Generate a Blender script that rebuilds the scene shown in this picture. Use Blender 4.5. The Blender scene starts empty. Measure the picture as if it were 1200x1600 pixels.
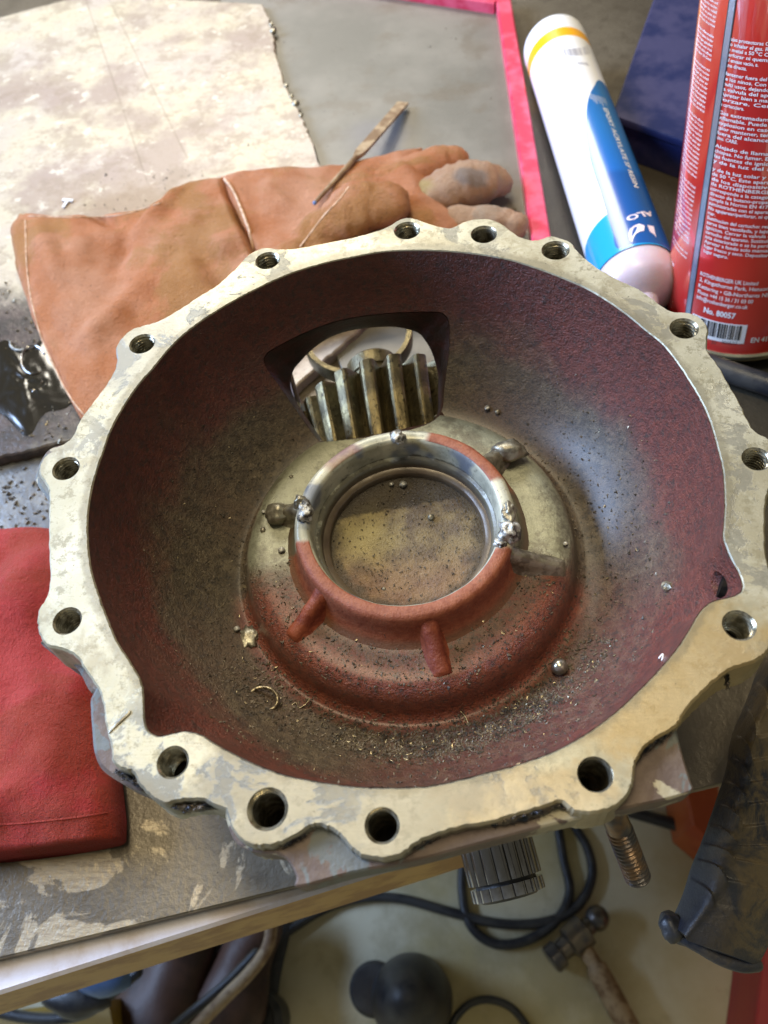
import bpy, bmesh, math, random
import numpy as np
from mathutils import Vector, Matrix, noise as mnoise
R = math.radians
random.seed(7); rng = np.random.default_rng(7)
scene = bpy.context.scene

# ------------------------------------------------------------------ camera
# World frame: z = normal of the machined flange face (z = 0 there), origin = centre of its bolt circle.
F_PX = 1230.0
NV = np.array([-0.09620772, -0.52280919, -0.84700332]); CC = np.array([0.00487922, -0.02237494, 0.34167128])
XV = np.array([1.0, 0, 0]); XV = XV - NV*(XV@NV); XV /= np.linalg.norm(XV); YV = np.cross(NV, XV)
CAM = np.array([-CC@XV, -CC@YV, -CC@NV])
def cam2w(v): return np.array([v@XV, v@YV, v@NV])
RX, DN, FW = cam2w(np.array([1., 0, 0])), cam2w(np.array([0, 1., 0])), cam2w(np.array([0, 0, 1.]))
cd = bpy.data.cameras.new('camera'); cam = bpy.data.objects.new('camera', cd); scene.collection.objects.link(cam)
mw = Matrix.Identity(4)
for i in range(3):
    mw[i][0] = RX[i]; mw[i][1] = -DN[i]; mw[i][2] = -FW[i]; mw[i][3] = CAM[i]
cam.matrix_world = mw
cd.sensor_fit = 'VERTICAL'; cd.sensor_height = 32.0; cd.sensor_width = 24.0; cd.lens = F_PX/1600*32
cd.clip_start = 0.01; cd.clip_end = 50
cd.dof.use_dof = True; cd.dof.focus_distance = 0.37; cd.dof.aperture_fstop = 9.5
scene.camera = cam

# ------------------------------------------------------------------ light
scene.view_settings.view_transform = 'Standard'; scene.view_settings.look = 'None'
scene.view_settings.exposure = 0.12; scene.view_settings.gamma = 1.0
world = bpy.data.worlds.new('World'); scene.world = world; world.use_nodes = True
wn = world.node_tree.nodes; wn['Background'].inputs[0].default_value = (0.80, 0.77, 0.60, 1); wn['Background'].inputs[1].default_value = 0.19
def area(name, loc, target, size, power, col, sy=None):
    l = bpy.data.lights.new(name, 'AREA'); l.size = size; l.energy = power; l.color = col
    if sy: l.shape = 'RECTANGLE'; l.size_y = sy
    o = bpy.data.objects.new(name, l); scene.collection.objects.link(o); o.location = loc
    o.rotation_euler = (Vector(target)-Vector(loc)).to_track_quat('-Z', 'Y').to_euler(); return o
area('window_light', (-2.0, 0.50, 0.95), (0, 0, -.1), 1.3, 128, (0.46, 0.64, 1.0), 0.9)
area('doorway_light', (-0.7, 2.6, 1.9), (0, 0.1, -.1), 1.4, 70, (1.0, 0.93, 0.80), 0.9)
area('ceiling_light', (-0.25, 0.35, 2.2), (0, 0, -.1), 0.35, 32, (1.0, 0.84, 0.55), 1.2)

# ------------------------------------------------------------------ helpers
def W(px, py, z):
    """point of the plane z seen at photograph pixel (px, py)"""
    d = np.array([(px-600)/F_PX, (py-800)/F_PX, 1.0]); dw = d[0]*RX + d[1]*DN + d[2]*FW
    t = (z-CAM[2])/dw[2]; return CAM + dw*t
def ray(px, py):
    d = np.array([(px-600)/F_PX, (py-800)/F_PX, 1.0]); return d[0]*RX + d[1]*DN + d[2]*FW
def pxs(px, py, z, n):   # n pixels at that point, in metres
    return n*((W(px, py, z)-CAM)@FW)/F_PX
def tag(o, label=None, cat=None, group=None, kind=None):
    for k, v in (('label', label), ('category', cat), ('group', group), ('kind', kind)):
        if v: o[k] = v
    return o
def empty(name, loc, label, cat, group=None):
    o = bpy.data.objects.new(name, None); scene.collection.objects.link(o); o.location = loc; o.empty_display_size = .02
    return tag(o, label, cat, group)
def link(name, me, m=None, parent=None, smooth=True, loc=(0, 0, 0)):
    if m and not me.materials: me.materials.append(m)
    if smooth:
        me.polygons.foreach_set('use_smooth', [True]*len(me.polygons))
        if smooth != 'all': me.set_sharp_from_angle(angle=R(smooth if smooth > 1 else 40))
    o = bpy.data.objects.new(name, me); scene.collection.objects.link(o); o.location = loc
    if parent:
        o.parent = parent; p = parent; off = Vector((0, 0, 0))
        while p: off += Vector(p.location); p = p.parent
        o.location = Vector(loc)-off
    return o
def mk(name, V, Fs, m=None, parent=None, smooth=True, loc=(0, 0, 0)):
    me = bpy.data.meshes.new(name); me.from_pydata([tuple(v) for v in V], [], Fs); me.update()
    return link(name, me, m, parent, smooth, loc)
def frombm(name, bm, m=None, parent=None, smooth=True, loc=(0, 0, 0)):
    me = bpy.data.meshes.new(name); bm.to_mesh(me); bm.free(); return link(name, me, m, parent, smooth, loc)
class Geo:
    def __init__(s): s.V = []; s.F = []
    def add(s, V, F):
        b = len(s.V); s.V += [tuple(v) for v in V]; s.F += [tuple(b+i for i in f) for f in F]; return s
    def rings(s, rings, closed=True, cap0=False, cap1=False, wrap=False):
        n = len(rings[0]); V = [p for r in rings for p in r]; F = []
        m = len(rings)
        for i in range(m if wrap else m-1):
            a, b = i*n, ((i+1) % m)*n
            for j in range(n if closed else n-1):
                k = (j+1) % n; F.append((a+j, a+k, b+k, b+j))
        if cap0: F.append(tuple(range(n))[::-1])
        if cap1: F.append(tuple((m-1)*n+j for j in range(n)))
        return s.add(V, F)
    def box(s, c, sx, sy, sz, rot=None):
        V = []
        for dz in (-1, 1):
            for dx, dy in ((-1, -1), (1, -1), (1, 1), (-1, 1)):
                v = Vector((dx*sx/2, dy*sy/2, dz*sz/2))
                if rot: v = rot @ v
                V.append(tuple(Vector(c)+v))
        return s.add(V, [(3, 2, 1, 0), (4, 5, 6, 7), (0, 1, 5, 4), (1, 2, 6, 5), (2, 3, 7, 6), (3, 0, 4, 7)])
    def out(s, name, m=None, parent=None, smooth=True, loc=(0, 0, 0)): return mk(name, s.V, s.F, m, parent, smooth, loc)
def revolve(prof, n=96, c=(0, 0, 0), wrap=False, cap1=False, cap0=False):
    g = Geo(); rr = []
    for r, z in prof: rr.append([(c[0]+r*math.cos(2*math.pi*j/n), c[1]+r*math.sin(2*math.pi*j/n), c[2]+z) for j in range(n)])
    g.rings(rr[::-1], wrap=wrap, cap1=cap0, cap0=cap1); return g
def catmull(pts, n=8, closed=False):
    P = [np.array(p, float) for p in pts]; out = []; m = len(P)
    rngi = range(m) if closed else range(m-1)
    for i in rngi:
        p0 = P[(i-1) % m] if closed or i > 0 else 2*P[0]-P[1]
        p1, p2 = P[i], P[(i+1) % m]; p3 = P[(i+2) % m] if closed or i+2 < m else 2*P[-1]-P[-2]
        for k in range(n):
            t = k/n; out.append(.5*((2*p1)+(-p0+p2)*t+(2*p0-5*p1+4*p2-p3)*t*t+(-p0+3*p1-3*p2+p3)*t**3))
    if not closed: out.append(P[-1])
    return out
def sweep(path, rad, n=16, flat=1.0, caps=True, g=None, up=(0, 0, 1)):
    P = [np.array(p, float) for p in path]; m = len(P); up = np.array(up, float)
    if not hasattr(rad, '__len__'): rad = [rad]*m
    g = g or Geo(); rr = []
    def ring(c, t, r):
        s = np.cross(t, up); s /= np.linalg.norm(s)+1e-12; u = np.cross(s, t)
        return [tuple(c+r*(math.cos(a)*s+flat*math.sin(a)*u)) for a in np.linspace(0, 2*math.pi, n, endpoint=False)]
    T = []
    for i in range(m):
        t = P[min(i+1, m-1)]-P[max(i-1, 0)]; T.append(t/(np.linalg.norm(t)+1e-12))
    if caps:
        for k in (1, 2, 3): a = k/4*math.pi/2; rr.append(ring(P[0]-T[0]*rad[0]*math.cos(a), T[0], rad[0]*math.sin(a)))
    for i in range(m): rr.append(ring(P[i], T[i], rad[i]))
    if caps:
        for k in (3, 2, 1): a = k/4*math.pi/2; rr.append(ring(P[-1]+T[-1]*rad[-1]*math.cos(a), T[-1], rad[-1]*math.sin(a)))
    g.rings(rr, cap0=True, cap1=True); return g
def slab(name, poly, z0, z1, m, parent=None, bev=.0008, smooth=True, rough=0, holes_=()):
    """solid plate with outline poly (world xy) from z0 up to z1, small bevel on the upper edge"""
    P = np.array([p[:2] for p in poly]); a = .5*np.sum(P[:, 0]*np.roll(P[:, 1], -1)-np.roll(P[:, 0], -1)*P[:, 1])
    if a < 0: P = P[::-1]
    if rough: P = P + rng.normal(0, rough, P.shape)
    t = np.roll(P, -1, 0)-np.roll(P, 1, 0); t /= np.linalg.norm(t, axis=1)[:, None]+1e-9; nr = np.c_[t[:, 1], -t[:, 0]]
    bm = bmesh.new(); rr = []
    for off, z in ((0, z0), (0, z1-bev), (-bev, z1)): rr.append([bm.verts.new((*(P[i]+nr[i]*off), z)) for i in range(len(P))])
    n = len(P)
    for k in range(2):
        for j in range(n): bm.faces.new((rr[k][j], rr[k][(j+1) % n], rr[k+1][(j+1) % n], rr[k+1][j]))
    if holes_:
        tl = [rr[2]]; bl = [rr[0]]
        for c, q in holes_:
            a = np.linspace(0, 2*np.pi, 32, endpoint=False); u_ = [bm.verts.new((c[0]+q*math.cos(t), c[1]+q*math.sin(t), z1)) for t in a]; d_ = [bm.verts.new((c[0]+q*math.cos(t), c[1]+q*math.sin(t), z0)) for t in a]
            for j in range(32): bm.faces.new((u_[j], u_[(j+1) % 32], d_[(j+1) % 32], d_[j]))
            tl.append(u_); bl.append(d_)
        for LL, sgn in ((tl, 1), (bl, -1)):
            ee = []
            for L in LL:
                for j in range(len(L)): ee.append(bm.edges.get((L[j], L[(j+1) % len(L)])) or bm.edges.new((L[j], L[(j+1) % len(L)])))
            bmesh.ops.triangle_fill(bm, use_beauty=True, use_dissolve=False, edges=ee, normal=(0, 0, sgn))
        bmesh.ops.recalc_face_normals(bm, faces=bm.faces)
    else:
        bm.faces.new(rr[2]); bm.faces.new(rr[0][::-1])
        bmesh.ops.triangulate(bm, faces=[f for f in bm.faces if len(f.verts) > 4])
    return frombm(name, bm, m, parent, smooth)
def bump_verts(o, amp, sc, seed=0, zonly=False):
    me = o.data; me.update()
    N = [v.normal.copy() for v in me.vertices]
    for v, nn in zip(me.vertices, N):
        d = mnoise.noise(v.co*sc+Vector((seed, 0, 0)))+.5*mnoise.noise(v.co*sc*2.3+Vector((0, seed, 0)))
        v.co += (Vector((0, 0, 1)) if zonly else nn)*d*amp
    me.update()
def blob(name, c, r, m, parent=None, squash=(1, 1, 1), amp=.25, sc=1.5, sub=3, seed=0, smooth='all'):
    bm = bmesh.new(); bmesh.ops.create_icosphere(bm, subdivisions=sub, radius=1)
    for v in bm.verts:
        d = 1+amp*mnoise.noise(v.co*sc+Vector((seed*3.1, seed, 0)))
        v.co = Vector((v.co.x*squash[0], v.co.y*squash[1], v.co.z*squash[2]))*r*d
    return frombm(name, bm, m, parent, smooth, loc=c)

# ------------------------------------------------------------------ materials
class Mat:
    def __init__(s, name):
        s.m = bpy.data.materials.new(name); s.m.use_nodes = True; s.t = s.m.node_tree; s.n = s.t.nodes
        s.b = s.n['Principled BSDF']; s.tc = s.n.new('ShaderNodeTexCoord'); s.co = s.tc.outputs['Object']
        s._sep = None
    def link(s, a, b): s.t.links.new(a, b)
    def val(s, inp, v):
        if isinstance(v, bpy.types.NodeSocket): s.link(v, inp)
        elif isinstance(v, (tuple, list)): inp.default_value = (*v, 1) if len(v) == 3 and inp.type == 'RGBA' else v
        else: inp.default_value = v
    def noise(s, scale, detail=4, rough=.55, co=None, dist=0, stretch=None, col=False):
        n = s.n.new('ShaderNodeTexNoise'); n.inputs['Scale'].default_value = scale; n.inputs['Detail'].default_value = detail
        n.inputs['Roughness'].default_value = rough; n.inputs['Distortion'].default_value = dist
        c = co or s.co
        if stretch:
            mp = s.n.new('ShaderNodeMapping'); mp.inputs['Scale'].default_value = stretch[0]; mp.inputs['Rotation'].default_value = (0, 0, R(stretch[1]))
            s.link(c, mp.inputs[0]); c = mp.outputs[0]
        s.link(c, n.inputs['Vector']); return n.outputs['Color' if col else 'Fac']
    def vor(s, scale, feature='F1'):
        n = s.n.new('ShaderNodeTexVoronoi'); n.feature = feature; n.inputs['Scale'].default_value = scale; s.link(s.co, n.inputs['Vector']); return n.outputs['Distance']
    def ramp(s, fac, stops, interp='LINEAR'):
        n = s.n.new('ShaderNodeValToRGB'); n.color_ramp.interpolation = interp; e = n.color_ramp.elements
        while len(e) < len(stops): e.new(.5)
        for el, (p, c) in zip(e, stops):
            el.position = p; el.color = (*c, 1) if hasattr(c, '__len__') else (c, c, c, 1)
        s.link(fac, n.inputs[0]); return n.outputs[0]
    def step(s, fac, a, b):
        n = s.n.new('ShaderNodeMapRange'); n.interpolation_type = 'SMOOTHSTEP'; n.inputs['From Min'].default_value = a; n.inputs['From Max'].default_value = b
        s.val(n.inputs['Value'], fac); return n.outputs[0]
    def mix(s, f, a, b, mode='MIX'):
        n = s.n.new('ShaderNodeMix'); n.data_type = 'RGBA'; n.blend_type = mode
        s.val(n.inputs[0], f); s.val(n.inputs[6], a); s.val(n.inputs[7], b); return n.outputs[2]
    def math(s, op, a, b=0.0, c=0.0):
        n = s.n.new('ShaderNodeMath'); n.operation = op; s.val(n.inputs[0], a); s.val(n.inputs[1], b); s.val(n.inputs[2], c); return n.outputs[0]
    def xyz(s):
        if not s._sep: s._sep = s.n.new('ShaderNodeSeparateXYZ'); s.link(s.co, s._sep.inputs[0])
        return s._sep.outputs
    def dist(s, c, sc=(1, 1, 1)):
        a = s.n.new('ShaderNodeVectorMath'); a.operation = 'SUBTRACT'; s.link(s.co, a.inputs[0]); a.inputs[1].default_value = c
        b = s.n.new('ShaderNodeVectorMath'); b.operation = 'MULTIPLY'; s.link(a.outputs[0], b.inputs[0]); b.inputs[1].default_value = sc
        d = s.n.new('ShaderNodeVectorMath'); d.operation = 'LENGTH'; s.link(b.outputs[0], d.inputs[0]); return d.outputs['Value']
    def bump(s, h, strength=.5, dist=.001, prev=None):
        n = s.n.new('ShaderNodeBump'); n.inputs['Strength'].default_value = strength; n.inputs['Distance'].default_value = dist
        s.link(h, n.inputs['Height'])
        if prev: s.link(prev, n.inputs['Normal'])
        return n.outputs[0]
    def done(s, col, rough=.5, metal=0, normal=None, spec=None, **kw):
        s.val(s.b.inputs['Base Color'], col); s.val(s.b.inputs['Roughness'], rough); s.val(s.b.inputs['Metallic'], metal)
        if normal: s.link(normal, s.b.inputs['Normal'])
        if spec is not None: s.val(s.b.inputs['Specular IOR Level'], spec)
        for k, v in kw.items(): s.val(s.b.inputs[k.replace('_', ' ')], v)
        return s.m
def simple(name, c1, c2, scale=60, rough=.5, metal=0, bsc=400, bst=.3, bd=.0005, spec=None, lo=.4, hi=.6, r2=None, **kw):
    m = Mat(name); n = m.noise(scale, 6, .6); col = m.mix(m.step(n, lo, hi), c1, c2)
    r = m.mix(m.step(n, lo, hi), (rough,)*3, (r2 if r2 is not None else rough,)*3)
    return m.done(col, r, metal, m.bump(m.noise(bsc, 5, .6), bst, bd), spec, **kw)
M = {}
def flange_mat(name, under=False):
    m = Mat(name)
    base = m.mix(m.step(m.noise(35, 5, .6), .35, .65), (.42, .395, .285), (.53, .505, .39))
    brush = m.noise(170, 6, .75, stretch=((1, 5, 1), 25))
    base = m.mix(m.math('MULTIPLY', m.step(brush, .5, .8), .45), base, (.42, .40, .31))
    base = m.mix(m.math('MULTIPLY', m.step(m.noise(140, 8, .8), .50, .60), .8), base, (.23, .21, .135))
    base = m.mix(m.math('MULTIPLY', m.step(m.noise(60, 6, .8, stretch=((1, 30, 1), 62)), .60, .64), .5), base, (.17, .155, .11))
    base = m.mix(m.math('MULTIPLY', m.step(m.noise(55, 6, .8, stretch=((1, 26, 1), -20)), .62, .66), .4), base, (.66, .63, .50))
    base = m.mix(m.math('MULTIPLY', m.step(m.noise(20, 8, .72, dist=.4), .47, .60), .6), base, (.29, .25, .155))
    x, y, z = m.xyz()
    # old gasket and grey stain patches with hard edges
    pn = m.noise(30, 10, .76, dist=.5)
    gate = m.noise(9, 2, .5)
    loc1 = m.step(m.dist((-.118, .098, 0)), .075, .045); loc2 = m.step(m.dist((-.062, -.135, 0)), .062, .035)
    gate = m.math('MAXIMUM', m.math('MULTIPLY', m.step(gate, .46, .56), .8), m.math('MAXIMUM', loc1, loc2))
    stain = m.math('MULTIPLY', m.step(pn, .52, .545), gate)
    base = m.mix(m.math('MULTIPLY', stain, .85), base, (.185, .18, .15))
    # brown oily film at lower right and along the front
    br = m.math('ADD', m.dist((.105, -.105, 0), (1, 1, 1)), m.math('MULTIPLY', m.noise(45, 6, .65), .06))
    base = m.mix(m.math('MULTIPLY', m.step(br, .078, .060), .75), base, (.36, .25, .10))
    br2 = m.math('ADD', m.dist((.045, -.148, 0), (.55, 1, 1)), m.math('MULTIPLY', m.noise(70, 7, .7), .05))
    base = m.mix(m.math('MULTIPLY', m.step(br2, .048, .036), .6), base, (.33, .24, .12))
    # grey, hardly scraped part around the lower left and front
    gr = m.math('ADD', m.dist((-.02, -.140, 0), (.6, 1, 1)), m.math('MULTIPLY', m.noise(50, 8, .65), .07))
    base = m.mix(m.math('MULTIPLY', m.step(gr, .078, .060), .7), base, (.20, .19, .155))
    gr3 = m.math('ADD', m.dist((-.125, .085, 0), (1, 1, 1)), m.math('MULTIPLY', m.noise(60, 8, .65), .06))
    base = m.mix(m.math('MULTIPLY', m.step(gr3, .070, .064), .6), base, (.30, .30, .27))
    x, y, z = m.xyz(); rr = m.math('SQRT', m.math('ADD', m.math('MULTIPLY', x, x), m.math('MULTIPLY', y, y)))
    rn = m.math('ADD', rr, m.math('MULTIPLY', m.math('SUBTRACT', m.noise(90, 7, .75), .5), .012))
    base = m.mix(m.math('MULTIPLY', m.step(rn, .1405, .1375), .55), base, (.17, .15, .10))
    base = m.mix(m.math('MULTIPLY', m.step(rn, .1585, .1625), .45), base, (.20, .17, .11))
    # pits
    pits = m.step(m.noise(330, 3, .6), .70, .76)
    base = m.mix(pits, base, (.10, .09, .06))
    edge = m.step(m.noise(75, 8, .75), .60, .70)
    base = m.mix(m.math('MULTIPLY', edge, .45), base, (.30, .27, .18))
    rough = m.mix(stain, (.38,)*3, (.48,)*3)
    h = m.math('ADD', m.math('MULTIPLY', brush, .5), m.math('MULTIPLY', m.noise(260, 6, .7), .6))
    h = m.math('SUBTRACT', h, m.math('MULTIPLY', stain, .35))
    return m.done(base, rough, .35, m.bump(h, .45, .0006), .5)
M['flange'] = flange_mat('scraped_flange_metal')
def bowl_mat():
    m = Mat('grimy_red_casting'); x, y, z = m.xyz()
    r = m.math('SQRT', m.math('ADD', m.math('MULTIPLY', x, x), m.math('MULTIPLY', y, y)))
    n1 = m.noise(30, 5, .6); n2 = m.noise(180, 5, .65); n3 = m.noise(700, 4, .7)
    grime = m.mix(m.step(n2, .35, .7), (.060, .042, .022), (.150, .115, .068))
    grime = m.mix(m.step(m.noise(12, 3, .5), .4, .65), grime, (.105, .060, .034))
    red = m.mix(m.step(n2, .35, .7), (.105, .017, .009), (.175, .034, .017))
    rw = m.step(m.math('ADD', r, m.math('MULTIPLY', m.math('SUBTRACT', n1, .5), .03)), .117, .131)
    # paint shows through on the floor nearest the viewer, at lower right, and on the near slope of the dome
    low = m.step(m.math('ADD', m.math('SUBTRACT', m.math('MULTIPLY', x, .75), y), m.math('MULTIPLY', m.math('SUBTRACT', n1, .5), .09)), .065, .15)
    inner = m.math('MULTIPLY', m.step(r, .098, .088), m.step(m.math('ADD', y, m.math('MULTIPLY', m.math('SUBTRACT', n1, .5), .04)), -.012, -.040))
    moat = m.math('MULTIPLY', m.step(m.math('ABSOLUTE', m.math('SUBTRACT', r, .062)), .012, .004), m.step(n2, .36, .52))
    inner = m.math('MULTIPLY', inner, m.math('SUBTRACT', 1.0, m.math('MULTIPLY', moat, .7)))
    dust = m.step(n2, .40, .62)
    k = m.math('MAXIMUM', rw, m.math('MAXIMUM', m.math('MULTIPLY', low, m.math('SUBTRACT', .85, m.math('MULTIPLY', dust, .35))), inner))
    col = m.mix(k, grime, red)
    bright = m.mix(m.step(n2, .3, .7), (.18, .032, .013), (.28, .070, .028))
    col = m.mix(m.math('MULTIPLY', inner, .8), col, bright)
    # bare grey metal of the upper annulus
    gy = m.math('MULTIPLY', m.step(m.math('ADD', r, m.math('MULTIPLY', m.math('SUBTRACT', n1, .5), .012)), .0835, .080),
                m.step(m.math('ADD', y, m.math('MULTIPLY', m.math('SUBTRACT', n1, .5), .035)), -.026, -.010))
    blot = m.step(m.noise(45, 8, .78), .48, .60)
    grey = m.mix(m.math('MULTIPLY', blot, .65), (.28, .285, .205), (.085, .072, .045))
    grey = m.mix(m.step(m.noise(500, 3, .6), .66, .72), grey, (.04, .032, .02))
    col = m.mix(gy, col, grey)
    sp = m.step(m.noise(620, 3, .75), .56, .66)
    col = m.mix(m.math('MULTIPLY', sp, m.math('SUBTRACT', .75, m.math('MULTIPLY', gy, .6))), col, (.018, .014, .010))
    sp3 = m.step(m.noise(240, 7, .82), .53, .60)
    col = m.mix(m.math('MULTIPLY', sp3, m.math('SUBTRACT', .72, m.math('MULTIPLY', gy, .5))), col, (.020, .015, .011))
    sp2 = m.step(m.noise(600, 3, .7, stretch=((1, 1, 1), 40)), .69, .76)
    col = m.mix(m.math('MULTIPLY', sp2, m.math('SUBTRACT', .6, gy)), col, (.45, .40, .30))
    rough = m.math('ADD', .36, m.math('MULTIPLY', m.noise(220, 4, .6), .30))
    h = m.math('ADD', m.math('MULTIPLY', m.noise(950, 3, .7), .8), m.math('MULTIPLY', m.noise(400, 4, .65), 1.1))
    h = m.math('MULTIPLY', h, m.math('SUBTRACT', 1.0, m.math('MULTIPLY', gy, .85)))
    return m.done(col, rough, m.math('MULTIPLY', gy, .45), m.bump(h, 1.0, .0017), .6, Coat_Weight=.7, Coat_Roughness=.36)
M['bowl'] = bowl_mat()
def ring_mat():
    m = Mat('hub_ring_metal'); x, y, z = m.xyz()
    ang = m.math('ARCTAN2', y, x)
    n1 = m.noise(60, 5, .6); n2 = m.noise(260, 5, .65)
    yy = m.math('ADD', m.math('ADD', y, m.math('MULTIPLY', x, .10)), m.math('MULTIPLY', m.math('SUBTRACT', n1, .5), .012))
    low = m.step(yy, -.013, -.0165)
    arc = m.math('MULTIPLY', m.step(m.math('ADD', ang, m.math('MULTIPLY', n1, .15)), .42, .50), m.step(m.math('ADD', ang, m.math('MULTIPLY', n1, .15)), 1.42, 1.34))
    arc2 = m.math('MULTIPLY', m.step(m.math('ADD', ang, m.math('MULTIPLY', n1, .2)), 2.1, 2.2), m.step(m.math('ADD', ang, m.math('MULTIPLY', n1, .2)), 2.62, 2.5))
    r = m.math('SQRT', m.math('ADD', m.math('MULTIPLY', x, x), m.math('MULTIPLY', y, y)))
    k = m.math('MAXIMUM', low, m.math('MAXIMUM', arc, m.math('MULTIPLY', arc2, .5)))
    k = m.math('MULTIPLY', k, m.step(r, .0468, .0472))
    grey = m.mix(m.step(n1, .42, .62), (.50, .49, .38), (.30, .30, .23))
    grey = m.mix(m.step(m.noise(40, 3, .5), .52, .62), grey, (.17, .19, .22))
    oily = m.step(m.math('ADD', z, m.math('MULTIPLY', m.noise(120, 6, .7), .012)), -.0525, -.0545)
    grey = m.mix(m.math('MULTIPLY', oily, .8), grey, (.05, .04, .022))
    red = m.mix(m.step(n2, .35, .65), (.22, .060, .028), (.32, .105, .052))
    col = m.mix(k, grey, red)
    col = m.mix(m.step(m.noise(420, 3, .6), .70, .74), col, (.03, .025, .02))
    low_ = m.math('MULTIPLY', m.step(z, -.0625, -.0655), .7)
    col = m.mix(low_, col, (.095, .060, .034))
    col = m.mix(m.math('MULTIPLY', m.step(m.noise(260, 7, .82), .56, .62), .45), col, (.04, .03, .02))
    h = m.math('ADD', m.math('MULTIPLY', m.noise(900, 3, .6), m.math('ADD', .2, k)), m.math('MULTIPLY', n1, .4))
    return m.done(col, m.mix(k, (.36,)*3, (.6,)*3), m.math('MULTIPLY', m.math('SUBTRACT', 1.0, k), .15), m.bump(h, .5, .0006), .5)
M['ring'] = ring_mat()
def recess_mat():
    m = Mat('recess_grime_and_shading'); x, y, z = m.xyz()
    n = m.noise(90, 6, .6); n2 = m.noise(380, 5, .7)
    c = m.mix(m.step(n, .35, .65), (.20, .15, .075), (.10, .07, .045))
    yel = m.step(m.math('ADD', m.dist((-.022, .004, -.07), (1, 1, 0)), m.math('MULTIPLY', n, .02)), .036, .012)  # warm light on the left of the floor, painted in yellow
    c = m.mix(m.math('MULTIPLY', yel, .8), c, (.36, .30, .13))
    rd = m.step(m.math('SUBTRACT', m.math('MULTIPLY', y, -1.), m.math('MULTIPLY', n, .02)), -.01, .02)
    c = m.mix(m.math('MULTIPLY', rd, .5), c, (.26, .13, .07))
    c = m.mix(m.step(n2, .6, .68), c, (.025, .02, .012))
    c = m.mix(m.math('MULTIPLY', m.step(m.noise(450, 3, .7, stretch=((1, 1, 1), 33)), .68, .74), .7), c, (.5, .44, .3))
    oil = m.step(m.math('ADD', m.math('SUBTRACT', y, m.math('MULTIPLY', x, .15)), m.math('MULTIPLY', m.noise(140, 6, .65), .010)), float(W(600, 770, -.0712)[1])-.0060, float(W(600, 770, -.0712)[1])-.0035)  # mask of the hub ring's cast shadow, painted on the far floor
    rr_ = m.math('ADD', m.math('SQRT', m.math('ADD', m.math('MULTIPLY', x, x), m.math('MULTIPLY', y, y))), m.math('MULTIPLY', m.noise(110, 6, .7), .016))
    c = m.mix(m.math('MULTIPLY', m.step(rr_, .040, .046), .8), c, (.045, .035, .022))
    c = m.mix(m.math('MULTIPLY', oil, .85), c, (.03, .022, .014))  # hub ring's cast shadow painted in near-black brown, not oil
    return m.done(c, .5, 0, m.bump(m.math('ADD', n2, m.noise(900, 3, .6)), .7, .0009), .4)
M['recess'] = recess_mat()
M['redrib'] = simple('red_cast_rib', (.17, .034, .016), (.27, .070, .032), 120, .5, 0, 520, .7, .0009)
M['sleeve'] = simple('shaded_red_casting', (.060, .018, .014), (.032, .018, .013), 90, .5, 0, 500, .6, .0009)  # shade of the window walls put into a darker red
M['steel'] = simple('bare_steel', (.42, .40, .34), (.26, .24, .18), 90, .28, .9, 300, .3, .0004)
M['bore'] = simple('thread_steel', (.60, .55, .42), (.20, .17, .11), 220, .26, .8, 500, .3, .0003)
M['black'] = simple('hole_shade_black', (.003, .003, .003), (.012, .009, .006), 200, .7, 0, spec=.1)  # near-black stands in for the shade deep in the holes
M['weld'] = simple('molten_spatter', (.42, .41, .37), (.07, .065, .055), 260, .40, .5, 420, .7, .0012, lo=.45, hi=.6)
M['lump'] = simple('dark_spatter', (.17, .15, .11), (.33, .31, .24), 200, .35, .6, 300, .6, .0008)
M['scar'] = simple('broken_dark_edge', (.03, .035, .05), (.16, .13, .10), 260, .22, .7, 330, .9, .002)
def pad_mat():
    m = Mat('brown_cast_pad'); n = m.noise(40, 8, .65, dist=.8)
    c = m.mix(m.step(m.noise(70, 5, .6), .35, .65), (.105, .075, .065), (.155, .115, .092))
    c = m.mix(m.step(n, .52, .535), c, (.13, .14, .135))
    c = m.mix(m.step(m.noise(33, 8, .6, dist=.5, stretch=((1, 1, 1), 70)), .60, .612), c, (.38, .34, .24))
    c = m.mix(m.step(m.noise(300, 3, .6), .70, .75), c, (.05, .04, .03))
    return m.done(c, .58, .05, m.bump(m.noise(300, 6, .65), .7, .0009), .35)
M['pad'] = pad_mat()
def gear_mat():
    m = Mat('oily_gear_steel'); n = m.noise(70, 4, .55); n2 = m.noise(420, 4, .7)
    c = m.mix(m.step(n, .35, .65), (.17, .135, .062), (.075, .06, .03))
    c = m.mix(m.step(m.noise(230, 7, .8), .54, .62), c, (.03, .022, .01))
    c = m.mix(m.step(n2, .58, .68), c, (.025, .02, .01))
    return m.done(c, m.math('ADD', .20, m.math('MULTIPLY', n2, .22)), .7, m.bump(n2, .7, .0007))
M['gear'] = gear_mat()
M['oilsteel'] = simple('wet_oiled_steel', (.42, .42, .44), (.20, .19, .18), 40, .12, .95, 120, .15, .0004)
M['stud'] = simple('rusty_stud', (.20, .13, .08), (.10, .095, .10), 120, .28, .75, 400, .5, .0006)
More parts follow.
